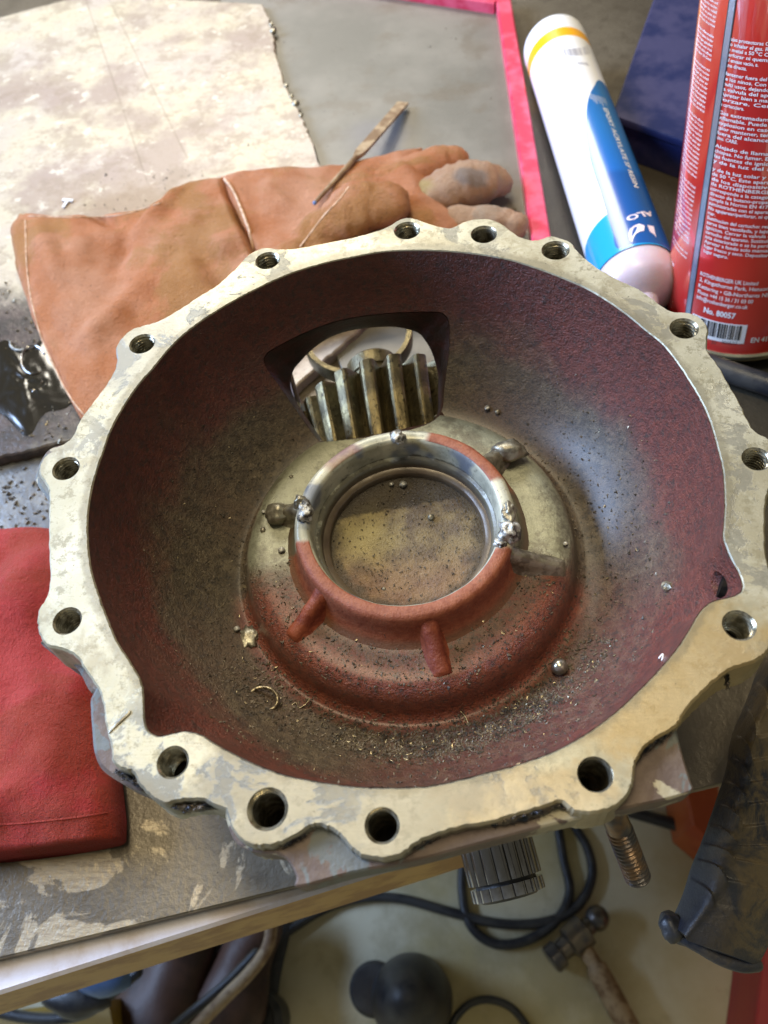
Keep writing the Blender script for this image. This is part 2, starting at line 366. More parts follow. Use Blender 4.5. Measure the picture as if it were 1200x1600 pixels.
def plate_mat():
    m = Mat('worn_pale_steel'); x, y, z = m.xyz()
    n = m.noise(14, 7, .6); c = m.mix(m.step(n, .35, .65), (.48, .415, .29), (.42, .355, .295))
    c = m.mix(m.math('MULTIPLY', m.step(m.noise(9, 7, .68), .46, .60), .8), c, (.27, .20, .165))
    c = m.mix(m.math('MULTIPLY', m.step(m.noise(38, 8, .72), .50, .60), .55), c, (.23, .17, .12))
    c = m.mix(m.math('MULTIPLY', m.step(m.noise(230, 5, .75), .58, .66), .6), c, (.22, .16, .11))
    # scratches and stains
    c = m.mix(m.math('MULTIPLY', m.step(m.noise(75, 8, .7, stretch=((1, 4, 1), 60)), .56, .66), .55), c, (.24, .17, .11))
    c = m.mix(m.math('MULTIPLY', m.step(m.noise(60, 9, .72), .57, .66), .6), c, (.68, .63, .51))
    w = W(15, 590, -.17); d = m.math('ADD', m.dist(tuple(w), (.85, 1.1, 0)), m.math('MULTIPLY', m.noise(18, 7, .65), .16))
    dirt = m.step(d, .200, .155)
    c = m.mix(m.math('MULTIPLY', dirt, .93), c, m.mix(m.step(m.noise(50, 6, .7), .4, .65), (.028, .024, .024), (.075, .055, .05)))
    w2 = W(200, 322, -.17); d2 = m.math('ADD', m.dist(tuple(w2), (.7, 1.6, 0)), m.math('MULTIPLY', m.noise(70, 7, .7), .10))
    c = m.mix(m.math('MULTIPLY', m.step(d2, .115, .07), .6), c, (.20, .13, .07))
    for (a, b) in (((175, 8), (294, 250)), ((168, 100), (232, 290))):
        A, B = W(*a, -.17), W(*b, -.17); u = (B-A)/np.linalg.norm(B-A); nrm = (-u[1], u[0], 0)
        v = m.n.new('ShaderNodeVectorMath'); v.operation = 'DOT_PRODUCT'; m.link(m.co, v.inputs[0]); v.inputs[1].default_value = nrm
        off = float(A@np.array(nrm)); dd = m.math('ABSOLUTE', m.math('SUBTRACT', v.outputs['Value'], off))
        dd = m.math('ADD', dd, m.math('MULTIPLY', m.noise(40, 4, .6), .0022))
        c = m.mix(m.math('MULTIPLY', m.math('MULTIPLY', m.step(dd, .0024, .0012), m.step(y, float(B[1])-.01, float(B[1])+.02)), .5), c, (.16, .11, .07))
    c = m.mix(m.step(m.noise(160, 3, .5), .73, .76), c, (.05, .04, .03))
    rough = m.mix(dirt, (.42,)*3, (.20,)*3)
    return m.done(c, rough, .1, m.bump(m.math('ADD', m.noise(90, 7, .7), m.noise(320, 4, .6)), .45, .001), .5)
M['plate'] = plate_mat()
def bench_mat():
    m = Mat('bench_top_steel'); x, y, z = m.xyz()
    c = m.mix(m.step(m.noise(12, 7, .6), .35, .65), (.078, .062, .042), (.130, .108, .076))
    c = m.mix(m.math('MULTIPLY', m.step(m.noise(45, 7, .7), .52, .64), .5), c, (.06, .046, .03))
    # bare patches rubbed through near the front left
    w = W(180, 1330, -.18); k = m.step(m.math('ADD', m.dist(tuple(w), (.8, 1, 0)), m.math('MULTIPLY', m.noise(10, 3, .5), .10)), .20, .13)
    pat = m.step(m.noise(17, 9, .62, dist=.9), .515, .55)
    c = m.mix(m.math('MULTIPLY', m.math('MULTIPLY', pat, k), .85), c, m.mix(m.step(m.noise(110, 6, .7, stretch=((1, 7, 1), 20)), .4, .7), (.38, .32, .22), (.24, .19, .125)))
    w = W(30, 790, -.18); k2 = m.step(m.dist(tuple(w), (1, 1, 0)), .16, .09)
    c = m.mix(m.math('MULTIPLY', k2, .8), c, m.mix(m.step(m.noise(70, 7, .7), .4, .6), (.12, .125, .13), (.20, .20, .19)))
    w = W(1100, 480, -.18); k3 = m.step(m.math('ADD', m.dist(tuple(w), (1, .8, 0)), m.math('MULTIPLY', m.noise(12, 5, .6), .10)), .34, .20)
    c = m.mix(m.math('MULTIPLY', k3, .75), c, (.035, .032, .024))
    c = m.mix(m.step(m.noise(190, 3, .5), .72, .76), c, (.015, .012, .01))
    return m.done(c, .36, .3, m.bump(m.math('ADD', m.noise(60, 7, .7), m.noise(300, 4, .6)), .4, .001), .5)
M['bench'] = bench_mat()
def tray_mat():
    m = Mat('grey_tray_floor')
    c = m.mix(m.step(m.noise(9, 6, .6), .35, .65), (.125, .118, .098), (.185, .172, .145))
    c = m.mix(m.math('MULTIPLY', m.step(m.noise(22, 7, .65), .52, .66), .5), c, (.105, .08, .052))
    w = W(590, 215, -.176); c = m.mix(m.math('MULTIPLY', m.step(m.math('ADD', m.dist(tuple(w), (1, 1, 0)), m.math('MULTIPLY', m.noise(30, 4, .5), .03)), .06, .03), .4), c, (.10, .10, .13))  # bluish dark patch: shadow of the pick painted on the tray
    c = m.mix(m.step(m.noise(140, 3, .5), .73, .76), c, (.05, .04, .04))
    return m.done(c, .45, .1, m.bump(m.noise(150, 6, .65), .25, .0008), .5)
M['tray'] = tray_mat()
M['redpaint'] = simple('red_painted_rim', (.58, .035, .08), (.72, .10, .17), 40, .35, 0, 200, .25, .0006)
M['gap'] = simple('bench_dark', (.05, .045, .035), (.13, .12, .10), 25, .5, 0, 120, .4, .001)
def suede(name, cols, hem=None):
    m = Mat(name); n = m.noise(16, 5, .55); f = m.noise(1300, 3, .7)
    c = m.mix(m.step(n, .36, .62), cols[0], cols[1])
    c = m.mix(m.math('MULTIPLY', m.step(m.noise(13, 5, .6, dist=.6), .48, .60), .8), c, cols[2])
    c = m.mix(m.math('MULTIPLY', m.step(m.noise(700, 4, .75), .55, .70), .4), c, tuple(min(1, v*1.6+.03) for v in cols[1]))
    c = m.mix(m.math('MULTIPLY', m.step(m.noise(300, 5, .75), .58, .68), .5), c, tuple(v*.35 for v in cols[0]))
    return m, c, m.bump(m.math('ADD', m.math('ADD', f, m.noise(400, 4, .7)), m.math('MULTIPLY', m.noise(60, 5, .65), 2.0)), 1.0, .0030)
m_, c_, b_ = suede('orange_suede', [(.58, .190, .055), (.68, .300, .150), (.44, .185, .030)])
M['suede'] = m_.done(c_, .95, 0, b_, .12, Sheen_Weight=.2, Sheen_Roughness=.5)
m_, c_, b_ = suede('stained_suede', [(.48, .22, .09), (.54, .31, .16), (.38, .25, .14)])
_d = m_.math('ADD', m_.dist(tuple(W(735, 290, -.15)), (1, 1.6, 0)), m_.math('MULTIPLY', m_.noise(60, 4, .6), .016))
c_ = m_.mix(m_.math('MULTIPLY', m_.step(_d, .028, .018), .7), c_, (.17, .145, .125))
_d = m_.math('ADD', m_.dist(tuple(W(655, 300, -.15)), (1, 1, 0)), m_.math('MULTIPLY', m_.noise(60, 4, .6), .016))
c_ = m_.mix(m_.math('MULTIPLY', m_.step(_d, .026, .014), .7), c_, (.46, .33, .07))
M['suede2'] = m_.done(c_, .85, 0, b_, .25, Sheen_Weight=.3)
m_, c_, b_ = suede('red_suede', [(.44, .022, .022), (.54, .05, .045), (.40, .045, .02)])
M['redsuede'] = m_.done(c_, .92, 0, b_, .12, Sheen_Weight=.12, Sheen_Roughness=.5)
M['thread'] = simple('pale_seam', (.62, .42, .28), (.40, .24, .14), 200, .8)
M['wood'] = simple('weathered_beam', (.52, .33, .11), (.36, .20, .06), 30, .65, 0, 150, .4, .001)
M['beamtop'] = simple('lit_painted_beam_top', (.62, .60, .66), (.50, .44, .42), 30, .6, 0, 150, .4, .001)  # pale paint, with the light on the upper face put into its colour
def floor_mat():
    m = Mat('workshop_concrete')
    c = m.mix(m.step(m.noise(3.2, 6, .6), .38, .62), (.50, .42, .21), (.66, .61, .44))
    c = m.mix(m.math('MULTIPLY', m.step(m.noise(9, 7, .65), .52, .66), .5), c, (.36, .30, .16))
    c = m.mix(m.step(m.noise(60, 4, .6), .72, .76), c, (.05, .04, .03))
    return m.done(c, .6, 0, m.bump(m.noise(40, 7, .7), .3, .003), .4)
M['floor'] = floor_mat()
M['rubber'] = simple('black_rubber', (.018, .02, .026), (.045, .045, .045), 40, .38, 0, 160, .4, .001, r2=.5)
def dusty():
    m = Mat('dusty_black_rubber'); x, y, z = m.xyz(); w = W(1165, 1300, -.2)
    k = m.step(m.math('ADD', x, m.math('MULTIPLY', m.noise(30, 6, .65), .05)), float(w[0])-.030, float(w[0])+.015)
    c = m.mix(m.step(m.noise(35, 5, .6), .4, .65), (.016, .020, .032), (.035, .036, .042))
    c = m.mix(m.math('MULTIPLY', m.math('MULTIPLY', k, m.step(m.noise(40, 8, .72, dist=1), .42, .60)), .6), c, (.17, .125, .055))
    return m.done(c, .42, 0, m.bump(m.noise(90, 7, .7), .6, .002), .5)
M['dusty'] = dusty()
M['navy'] = simple('navy_painted_steel', (.012, .018, .075), (.035, .035, .10), 22, .30, 0, 90, .2, .001, r2=.42)
M['leather'] = simple('brown_leather', (.035, .016, .010), (.075, .034, .020), 18, .5, 0, 200, .4, .001)
M['yellow'] = simple('yellow_plastic', (.30, .19, .02), (.25, .15, .02), 20, .5)
M['bluep'] = simple('pale_blue_plastic', (.08, .16, .34), (.13, .22, .42), 20, .4)
M['orangered'] = simple('orange_red_metal', (.42, .07, .02), (.50, .12, .03), 8, .5)
M['crimson'] = simple('crimson_metal', (.40, .03, .05), (.46, .05, .05), 8, .5)
M['handle'] = simple('rust_flaked_shaft', (.40, .29, .17), (.20, .12, .06), 60, .6, 0, 150, .6, .002)
M['white'] = simple('white_plastic', (.82, .82, .82), (.75, .75, .75), 50, .4)
M['chipmat'] = simple('metal_chips', (.32, .27, .17), (.06, .045, .03), 600, .35, .6)
M['grit'] = simple('dark_grit', (.045, .036, .026), (.15, .12, .085), 160, .6, .2)
M['oil'] = Mat('black_oil').done((.012, .009, .005), .16, 0, None, .8)

# ------------------------------------------------------------------ setting: floor, workbench
ZB = -0.18; ZF = -0.95
eA, eB = W(0, 1497, ZB), W(430, 1393, ZB); bx = (eB-eA)/np.linalg.norm(eB-eA); by = np.array([-bx[1], bx[0], 0])
def B(u, v, z=ZB): p = eA+bx*u+by*v; return np.array([p[0], p[1], z])
g = Geo(); N = 40
V = [(x, y, ZF) for y in np.linspace(-3, 5, N) for x in np.linspace(-4, 4, N)]
g.add(V, [(j*N+i, j*N+i+1, (j+1)*N+i+1, (j+1)*N+i) for j in range(N-1) for i in range(N-1)])
o = g.out('floor', M['floor']); tag(o, kind='structure')
bench = empty('workbench', tuple(B(.3, .3, ZF)), 'steel topped workbench with a pale wooden beam along its front edge', 'workbench')
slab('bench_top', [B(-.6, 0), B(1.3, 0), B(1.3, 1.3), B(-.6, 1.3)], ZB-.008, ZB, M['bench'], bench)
# wooden beam under the front edge
z1 = ZB-.010
a, b = W(0, 1556, z1), W(489, 1402, z1)
c = W(715, 1333, z1); u = (b-a)/np.linalg.norm(b-a); pL = a-u*.5; pR = W(722, 1325, z1)
bt = slab('beam', [pL, pR, pR+by*.10, pL+by*.10], z1-.075, z1, M['wood'], bench, bev=.002); bt['label'] = 'pale worn wooden beam with an upper face coloured whitish as lit'
bt.data.materials.append(M['beamtop'])
for p in bt.data.polygons:
    if p.normal.z > .7: p.material_index = 1
for (uu, vv) in ((-.5, .15), (1.2, .15), (-.5, 1.2), (1.2, 1.2)):
    g = Geo(); g.box((0, 0, 0), .06, .06, ZB-.02-ZF); q = B(uu, vv); g.out('bench_leg', M['gap'], bench, loc=(q[0], q[1], (ZB-.02+ZF)/2))

# pale worn plate, upper left, oily near its front edge
pp = [(-120, 60), (0, 27), (100, 0), (150, -10), (275, -2), (410, 6), (420, 28), (427, 50), (430, 80), (438, 105), (446, 132), (455, 150), (462, 160), (470, 178), (476, 192), (482, 205), (490, 225), (500, 255), (540, 340), (600, 480), (420, 640), (250, 655), (130, 684), (60, 700), (0, 714), (-120, 742)]
base = [W(*p, ZB+.010) for p in pp]
dense = []
for i in range(len(base)):
    p, q = base[i], base[(i+1) % len(base)]; n = max(1, int(np.linalg.norm(q-p)/.004))
    for k in range(n): dense.append(p+(q-p)*k/n+rng.normal(0, .0005, 3))
o = slab('steel_plate', dense, ZB+.0004, ZB+.010, M['plate'], bev=.0012, rough=.0002)
tag(o, 'large pale scratched steel plate with a ragged torch-cut right edge, lying under the orange glove', 'steel plate')
# burr beads on the cut edge
for i, (x, y) in enumerate([(428, 48), (424, 38), (455, 150), (462, 162), (470, 180), (447, 134)]):
    q = W(x, y, ZB+.010); blob('cut_burr', tuple(q), .0026+.0014*(i % 3 == 0), M['steel'], o, (1, 1.3, .7), .4, seed=i, sub=2)

# grey tray with red rim
zt = ZB+.004
tp = [W(774, 8, zt), W(835, 372, zt), W(870, 600, zt), W(560, 640, zt), W(420, 300, zt), W(330, -60, zt), W(560, -20, zt)]
tray = empty('rimmed_tray', tuple(W(700, 200, ZB)), 'shallow grey metal tray with a red painted rim on its right and far side', 'tray')
slab('tray_floor', tp, ZB+.0004, zt, M['tray'], tray)
def bar(a, b, w, h, name, m, par, z0=ZB+.0006):
    a, b = np.array(a), np.array(b); t = (b-a)/np.linalg.norm(b-a); s = np.array([-t[1], t[0], 0])
    return slab(name, [a-s*w/2, b-s*w/2, b+s*w/2, a+s*w/2], z0, z0+h, m, par, bev=.0015)
zr = ZB+.016
cor = W(787, 0, zr); low = W(846, 372, zr); t = (low-cor)/np.linalg.norm(low-cor)
bar(cor-t*.01, low+t*.16, .0158, .0155, 'rim_bar', M['redpaint'], tray)
q = W(640, -22, zr); tt = (q-cor)/np.linalg.norm(q-cor); bar(cor+tt*.008, cor+tt*.33, .0150, .0150, 'rim_bar', M['redpaint'], tray)

# navy box top right
zb2 = ZB+.12
box = empty('navy_box', tuple(W(1000, 250, ZB)), 'dark navy painted steel box standing between the white cartridge and the red canister', 'box')
b0, b1 = W(958, 192, ZB), W(1075, 283, ZB)
d1 = (b1-b0)/np.linalg.norm(b1-b0); d2 = np.array([-d1[1], d1[0], 0]); topz = ZB+.03; e_ = W(1036, -30, ZB+.03); b0 = W(958, 190, ZB+.03); b1 = W(1075, 285, ZB); b1[2] = b0[2]
d2 = (e_-b0)/np.linalg.norm(e_-b0); d1 = (b1-b0)/np.linalg.norm(b1-b0)
Pb = [b0, b0+d1*.22, b0+d1*.22+d2*.30, b0+d2*.30]
slab('box_body', Pb, ZB+.0004, topz, M['navy'], box, bev=.003)
e0, e1 = Pb[0], Pb[3]
slab('box_lid', [p+(-d1-d2 if i == 0 else d1-d2 if i == 1 else d1+d2 if i == 2 else d2-d1)*.002 for i, p in enumerate(Pb)], topz+.0005, topz+.006, M['navy'], box, bev=.002)

# black hose at right edge
hp = [W(1085, 560, ZB+.008), W(1130, 578, ZB+.008), W(1165, 590, ZB+.008), W(1215, 607, ZB+.008), W(1320, 650, ZB+.008)]
hp = [W(980, 500, ZB+.008)]+hp
o = sweep(catmull(hp, 6), pxs(1150, 590, ZB, 17), 20).out('black_hose', M['rubber'], None, 'all'); tag(o, 'short glossy black hose lying below the base of the red canister', 'hose')

# ------------------------------------------------------------------ the casting
H = empty('gear_housing', (0, 0, ZB), 'big round red cast housing with a scraped bolt flange, open side up, in the middle', 'housing')
inner_px = [(600,393),(650,391),(690,392),(745,397),(800,407),(840,420),(880,435),(915,450),(950,471),(987,498),(1007,515),(1035,537),(1055,562),(1075,592),(1095,625),(1110,660),(1120,695),(1129,730),(1132,765),(1132,805),(1129,840),(1140,870),(1155,895),(1162,915),(1158,926),(1145,932),(1117,937),(1105,943),(1092,957),(1082,975),(1072,992),(1060,1010),(1040,1035),(1012,1065),(995,1082),(965,1110),(937,1132),(915,1147),(870,1172),(850,1180),(800,1197),(760,1207),(725,1216),(672,1228),(610,1230),(560,1229),(525,1225),(480,1218),(450,1212),(400,1194),(365,1177),(337,1162),(315,1147),(290,1141),(270,1145),(245,1151),(232,1143),(226,1130),(225,1105),(224,1075),(218,1057),(200,1027),(182,1000),(170,970),(155,930),(143,890),(138,850),(138,800),(147,750),(162,705),(170,680),(182,655),(200,625),(220,597),(240,575),(260,550),(282,527),(307,507),(337,487),(362,472),(400,452),(450,429),(500,413),(550,402)]
outer_px = [(335,447),(355,430),(372,414),(384,400),(400,390),(415,386),(440,388),(462,387),(500,380),(550,370),(588,360),(609,351),(622,343),(636,339),(654,342),(676,350),(702,355),(724,346),(745,341),(768,342),(786,350),(812,368),(836,374),(858,368),(873,370),(893,378),(905,393),(925,410),(960,432),(1000,451),(1030,473),(1050,485),(1076,487),(1096,496),(1107,513),(1106,545),(1125,572),(1140,600),(1155,625),(1167,650),(1179,671),(1200,683),(1218,698),(1226,718),(1222,742),(1205,762),(1198,785),(1197,830),(1199,870),(1208,900),(1216,940),(1218,975),(1208,1005),(1198,1020),(1181,1033),(1144,1046),(1120,1062),(1099,1081),(1080,1100),(1068,1118),(1056,1136),(1025,1155),(1006,1171),(996,1187),(992,1203),(989,1225),(976,1250),(955,1264),(925,1271),(897,1268),(875,1253),(850,1262),(805,1274),(762,1287),(712,1296),(664,1312),(644,1324),(627,1336),(600,1343),(572,1340),(551,1329),(535,1311),(519,1297),(500,1290),(484,1292),(468,1303),(440,1317),(415,1323),(390,1321),(372,1310),(361,1294),(355,1277),(350,1265),(331,1258),(312,1250),(275,1253),(258,1257),(237,1247),(218,1228),(207,1207),(195,1204),(177,1193),(173,1175),(168,1145),(162,1122),(160,1098),(150,1073),(134,1050),(120,1028),(100,1016),(75,1010),(63,996),(57,975),(60,950),(72,930),(77,900),(75,860),(75,820),(76,775),(72,757),(61,742),(61,728),(69,713),(88,698),(110,684),(125,654),(143,629),(160,607),(176,582),(182,562),(180,547),(186,531),(204,514),(225,507),(250,499),(280,482),(310,462)]
NA = 720
def polar(px, z=0.0):
    w = np.array([W(*p, z)[:2] for p in px]); a = np.arctan2(w[:, 1], w[:, 0]); r = np.hypot(w[:, 0], w[:, 1])
    s = np.argsort(a); a, r = a[s], r[s]; a = np.r_[a[-1]-2*np.pi, a, a[0]+2*np.pi]; r = np.r_[r[-1], r, r[0]]
    return lambda t: np.interp((np.asarray(t)+np.pi) % (2*np.pi)-np.pi, a, r)
rin = polar(inner_px)
TH = np.linspace(-np.pi, np.pi, NA, endpoint=False)
RI = rin(TH); RI = (RI+.5*(np.roll(RI, 1)+np.roll(RI, -1))*1.0)/2
inner = np.c_[RI*np.cos(TH), RI*np.sin(TH)] + rng.normal(0, .00008, (NA, 2))
outer = np.array([p[:2] for p in catmull([W(*p, 0) for p in outer_px], 6, True)])
outer += rng.normal(0, .00012, outer.shape)
if .5*np.sum(outer[:, 0]*np.roll(outer[:, 1], -1)-np.roll(outer[:, 0], -1)*outer[:, 1]) < 0: outer = outer[::-1]
threaded = [(418,407),(636,360),(868,391),(1069,513),(1182,717),(1155,977),(270,1191),(105,970),(103,732),(222,537)]
thr_r =    [ 17, 18, 19, 19, 19, 22, 22, 20, 19, 18]
plain = [(756,366,18,20.5),(930,1210,25,28),(597,1290,23,28),(418,1264,26,33)]   # bore radius, countersink radius in px
holes = []
for (x, y), r in zip(threaded, thr_r): holes.append((W(x, y, 0), pxs(x, y, 0, r)*1.0, pxs(x, y, 0, r)+.0009, True))
for x, y, r, c in plain: holes.append((W(x, y, 0), pxs(x, y, 0, r), pxs(x, y, 0, c), False))
FT = .020
def offs(P, d):
    t = np.roll(P, -2, 0)-np.roll(P, 2, 0); t /= np.linalg.norm(t, axis=1)[:, None]+1e-9; return P+np.c_[t[:, 1], -t[:, 0]]*d
bm = bmesh.new()
def loop(P, z): return [bm.verts.new((p[0], p[1], z(p) if callable(z) else z)) for p in P]
def bridge(a, b):
    n = len(a)
    for i in range(n): bm.faces.new((a[i], a[(i+1) % n], b[(i+1) % n], b[i]))
zt0 = loop(offs(outer, -.0009), 0); zt1 = loop(outer, -.0011); zt2 = loop(offs(outer, .0012), -FT)
it0 = loop(offs(inner, .0006), 0); it1 = loop(inner, -.0008)
hl = []
for c, r, cs, th in holes:
    a = np.linspace(0, 2*np.pi, 40, endpoint=False); hl.append(loop(np.c_[c[0]+cs*np.cos(a), c[1]+cs*np.sin(a)], 0))
ed = []
for L in [zt0, it0]+hl:
    for i in range(len(L)): ed.append(bm.edges.new((L[i], L[(i+1) % len(L)])))
bmesh.ops.triangle_fill(bm, use_beauty=True, use_dissolve=False, edges=ed, normal=(0, 0, 1))
bm.faces.ensure_lookup_table()
for f in bm.faces:
    if f.normal.z < 0: f.normal_flip()
bridge(zt1, zt0); bridge(zt2, zt1); bridge(it0, it1)
fl = frombm('flange', bm, M['flange'], H, 25)

# threaded and plain bores: a thread profile turned round each axis
def bore_geo(r, cs, th, depth=.0185):
    prof = [(cs, 0), (r, -.0009)]
    if th:
        z = -.0012
        while z > -depth: prof += [(r, z), (r+.0007, z-.0004), (r+.0007, z-.0007), (r, z-.0011), (r-.0001, z-.0015)]; z -= .0017
    else: prof = [(cs, 0), (cs-.0002, -.0002), (r+.0002, -(cs-r)*.75-.0004), (r, -(cs-r)*.75-.0008), (r, -depth)]
    prof.append((prof[-1][0], -depth-.001)); return prof
for c, r, cs, th in holes:
    dp_ = .0185 if th else (.034 if c[1] < 0 else .026); p = bore_geo(r, cs, th, dp_); g = Geo(); n = 40; rr = []
    for (q, z) in p:
        # helix: the thread climbs one pitch per turn
        rr.append([(q*math.cos(t), q*math.sin(t), min(0, z-(.0017*t/(2*math.pi) if th and -.0175 < z < -.0012 else 0))) for t in np.linspace(0, 2*math.pi, n+1)])
    g.rings(rr, closed=False)
    o = g.out('threaded_bore' if th else 'plain_bore', M['bore'], H, 20, loc=tuple(c))
    bt_ = revolve([(r*1.1, -dp_-.0003), (r*.02, -dp_-.0005)], 32); bt_.out('bore_shade_cap', M['black'], o, 'all', loc=tuple(c))

# bowl : turned profile blended into the notched mouth, then pierced by the pinion window
prof = [(.1366, -.0004), (.1364, -.006), (.1355, -.016), (.1335, -.028), (.130, -.041), (.1245, -.054), (.117, -.066), (.109, -.0755), (.101, -.082), (.094, -.0855), (.0895, -.0862), (.0865, -.0835), (.0848, -.078), (.0832, -.0725), (.0808, -.0688), (.0775, -.0667), (.0735, -.0660), (.069, -.0660), (.063, -.0664), (.0575, -.0662), (.054, -.0650)]
profc = catmull([(r, z, 0) for r, z in prof], 4); profc = [(p[0], p[1]) for p in profc]
def zb(r):
    rr = np.array([p[0] for p in profc])[::-1]; zz = np.array([p[1] for p in profc])[::-1]; return float(np.interp(r, rr, zz))
NB = 360; TB = np.linspace(-np.pi, np.pi, NB, endpoint=False); rit = np.interp(TB, np.r_[TH, np.pi], np.r_[RI, RI[0]])
rr = []
for r, z in profc:
    k = max(0, min(1, 1+z/.052)); k = k*k*(3-2*k); ring = []
    for t, ri in zip(TB, rit):
        q = r+(ri-.0001-.1366)*(k if z < -.001 else 1.0)
        # the grooves round the dome are a little fuller on the near side
        ring.append((q*math.cos(t), q*math.sin(t), z))
    rr.append(ring)
outp = [(.0535, -.079), (.080, -.0785), (.0865, -.093), (.095, -.0965), (.105, -.094), (.116, -.083), (.130, -.066), (.139, -.045), (.1435, -.024), (.1445, -.0195)]
orr = []
for r, z in outp:
    k = max(0, min(1, 1+z/.07)); orr.append([((r+(ri-.1366)*k)*math.cos(t), (r+(ri-.1366)*k)*math.sin(t), z) for t, ri in zip(TB, rit)])
orr[-1] = [((ri+.0015)*math.cos(t), (ri+.0015)*math.sin(t), -.0105) for t, ri in zip(TB, rit)]
g = Geo(); g.rings((rr+orr)[::1], wrap=True)
# centre disc closes under the hub, so the solid is a ring
bowl = g.out('bowl', M['bowl'], H, 'all')
bmx = bmesh.new(); bmx.from_mesh(bowl.data); bmesh.ops.recalc_face_normals(bmx, faces=bmx.faces)
if bmx.calc_volume(signed=True) < 0: bmesh.ops.reverse_faces(bmx, faces=bmx.faces)
bmx.to_mesh(bowl.data); bmx.free()
def hit(px, py):
    d = ray(px, py); t = .25
    for _ in range(4000):
        p = CAM+d*t; r = math.hypot(p[0], p[1])
        if p[2] < zb(r) and p[2] < -.001: return p, t
        t += .0004
    return p, t
win_f = [(413,568),(417,552),(430,543),(475,520),(520,503),(570,493),(625,488),(680,487),(695,492),(702,506),(702,545),(695,600),(686,650),(640,672),(570,684),(505,690),(497,688),(470,652),(436,603)]
win_b = [(455,600),(459,580),(468,567),(492,543),(525,523),(570,513),(615,511),(650,519),(665,535),(674,552),(682,580),(684,612),(678,655),(636,668),(570,682),(515,690),(505,688),(485,660),(463,625)]
fr, bk, sl_p, sl_q = [], [], [], []
for a, b in zip(catmull([(*p, 0) for p in win_f], 5, True), catmull([(*p, 0) for p in win_b], 5, True)):
    p, t = hit(a[0], a[1]); d2 = ray(b[0], b[1]); q = CAM+d2*(t+.022)
    d0 = ray(a[0], a[1]); fr.append(p-d0*.012); bk.append(p+d0*.060); sl_p.append(p); sl_q.append(q)
g = Geo(); mid = [(f_*.74+b_*.26) for f_, b_ in zip(fr, bk)]
g.rings([fr, bk], cap0=True, cap1=True)
cut = g.out('cutter', None, None, False)
bmx = bmesh.new(); bmx.from_mesh(cut.data); bmesh.ops.triangulate(bmx, faces=bmx.faces); bmesh.ops.recalc_face_normals(bmx, faces=bmx.faces)
if bmx.calc_volume(signed=True) < 0: bmesh.ops.reverse_faces(bmx, faces=bmx.faces)
bmx.to_mesh(cut.data); bmx.free()
# little oil hole in the right notch wall
bpy.context.view_layer.update()
_ok, _l, _n, _i = bowl.ray_cast(Vector(CAM)-Vector(H.location)-Vector(bowl.location), Vector(ray(1124, 914)).normalized())
hc = np.array(_l+Vector(H.location)+Vector(bowl.location)); nrm = Vector((hc[0], hc[1], 0)).normalized()
cut2 = sweep([hc-np.array(nrm)*.012, hc+np.array(nrm)*.03], .0050, 20, caps=False).out('cutter2', None, None, False)
bmx = bmesh.new(); bmx.from_mesh(cut2.data); bmesh.ops.recalc_face_normals(bmx, faces=bmx.faces); bmx.to_mesh(cut2.data); bmx.free()
bpy.context.view_layer.update()
for cc in (cut, cut2):
    md = bowl.modifiers.new('b', 'BOOLEAN'); md.object = cc; md.operation = 'DIFFERENCE'; md.solver = 'EXACT'; md.use_self = True
bpy.context.view_layer.update()
dg = bpy.context.evaluated_depsgraph_get(); nm = bpy.data.meshes.new_from_object(bowl.evaluated_get(dg)); print('BOWLFACES', len(bowl.data.polygons), len(nm.polygons), 'TUBE', len(cut2.data.vertices))
bowl.modifiers.clear(); bowl.data = nm; bowl.data.name = 'bowl'
assert len(nm.polygons) > 20000
nm.polygons.foreach_set('use_smooth', [True]*len(nm.polygons)); nm.set_sharp_from_angle(angle=R(50))
for cc in (cut, cut2): bpy.data.objects.remove(cc)
sweep([hc+np.array(nrm)*.0004, hc+np.array(nrm)*.02], .0049, 20, caps=False).out('oil_hole_shade', M['black'], H, 40)  # black plug paints the shade inside the oil hole
# cast sleeve round the window: tapers inwards through the thickness of the wall
sl_p, sl_q = np.array(sl_p), np.array(sl_q); cp, cq = sl_p.mean(0), sl_q.mean(0); dd_ = (cq-cp)/np.linalg.norm(cq-cp)
g = Geo(); rr = [sl_p+(cp-sl_p)*.004+dd_*.0008]
for k in (.33, .66, .92): rr.append(sl_p*(1-k)+sl_q*k)
rr += [sl_q+dd_*.0012+(sl_q-cq)*.015, sl_q+(sl_q-cq)*.06, sl_q*.5+sl_p*.5+(sl_q-cq)*.25, sl_p+(sl_p-cp)*.06+dd_*.004]
g.rings([[tuple(p) for p in q] for q in rr], wrap=True); o = g.out('window_sleeve', M['sleeve'], H, 50)
bmx = bmesh.new(); bmx.from_mesh(o.data); bmesh.ops.recalc_face_normals(bmx, faces=bmx.faces); bmx.to_mesh(o.data); bmx.free()

# hub ring and its bearing recess
hub = revolve([(.0640, -.0680), (.0595, -.0657), (.0570, -.0632), (.0556, -.0590), (.0546, -.055), (.0540, -.0500), (.0530, -.0483), (.0515, -.0477), (.0480, -.0477), (.0468, -.0483), (.0462, -.0500), (.0455, -.0560), (.0452, -.0600), (.0440, -.0607), (.0432, -.0612), (.0428, -.0640), (.0424, -.0662), (.0398, -.0668), (.0393, -.0676), (.0392, -.0715)], 144)
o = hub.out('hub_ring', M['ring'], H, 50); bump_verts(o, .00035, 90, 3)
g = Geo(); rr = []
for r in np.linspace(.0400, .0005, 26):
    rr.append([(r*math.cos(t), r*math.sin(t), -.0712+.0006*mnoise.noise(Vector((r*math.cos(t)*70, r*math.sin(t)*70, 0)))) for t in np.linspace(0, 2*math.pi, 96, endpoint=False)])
g.rings(rr[::-1] if False else rr, cap1=True)
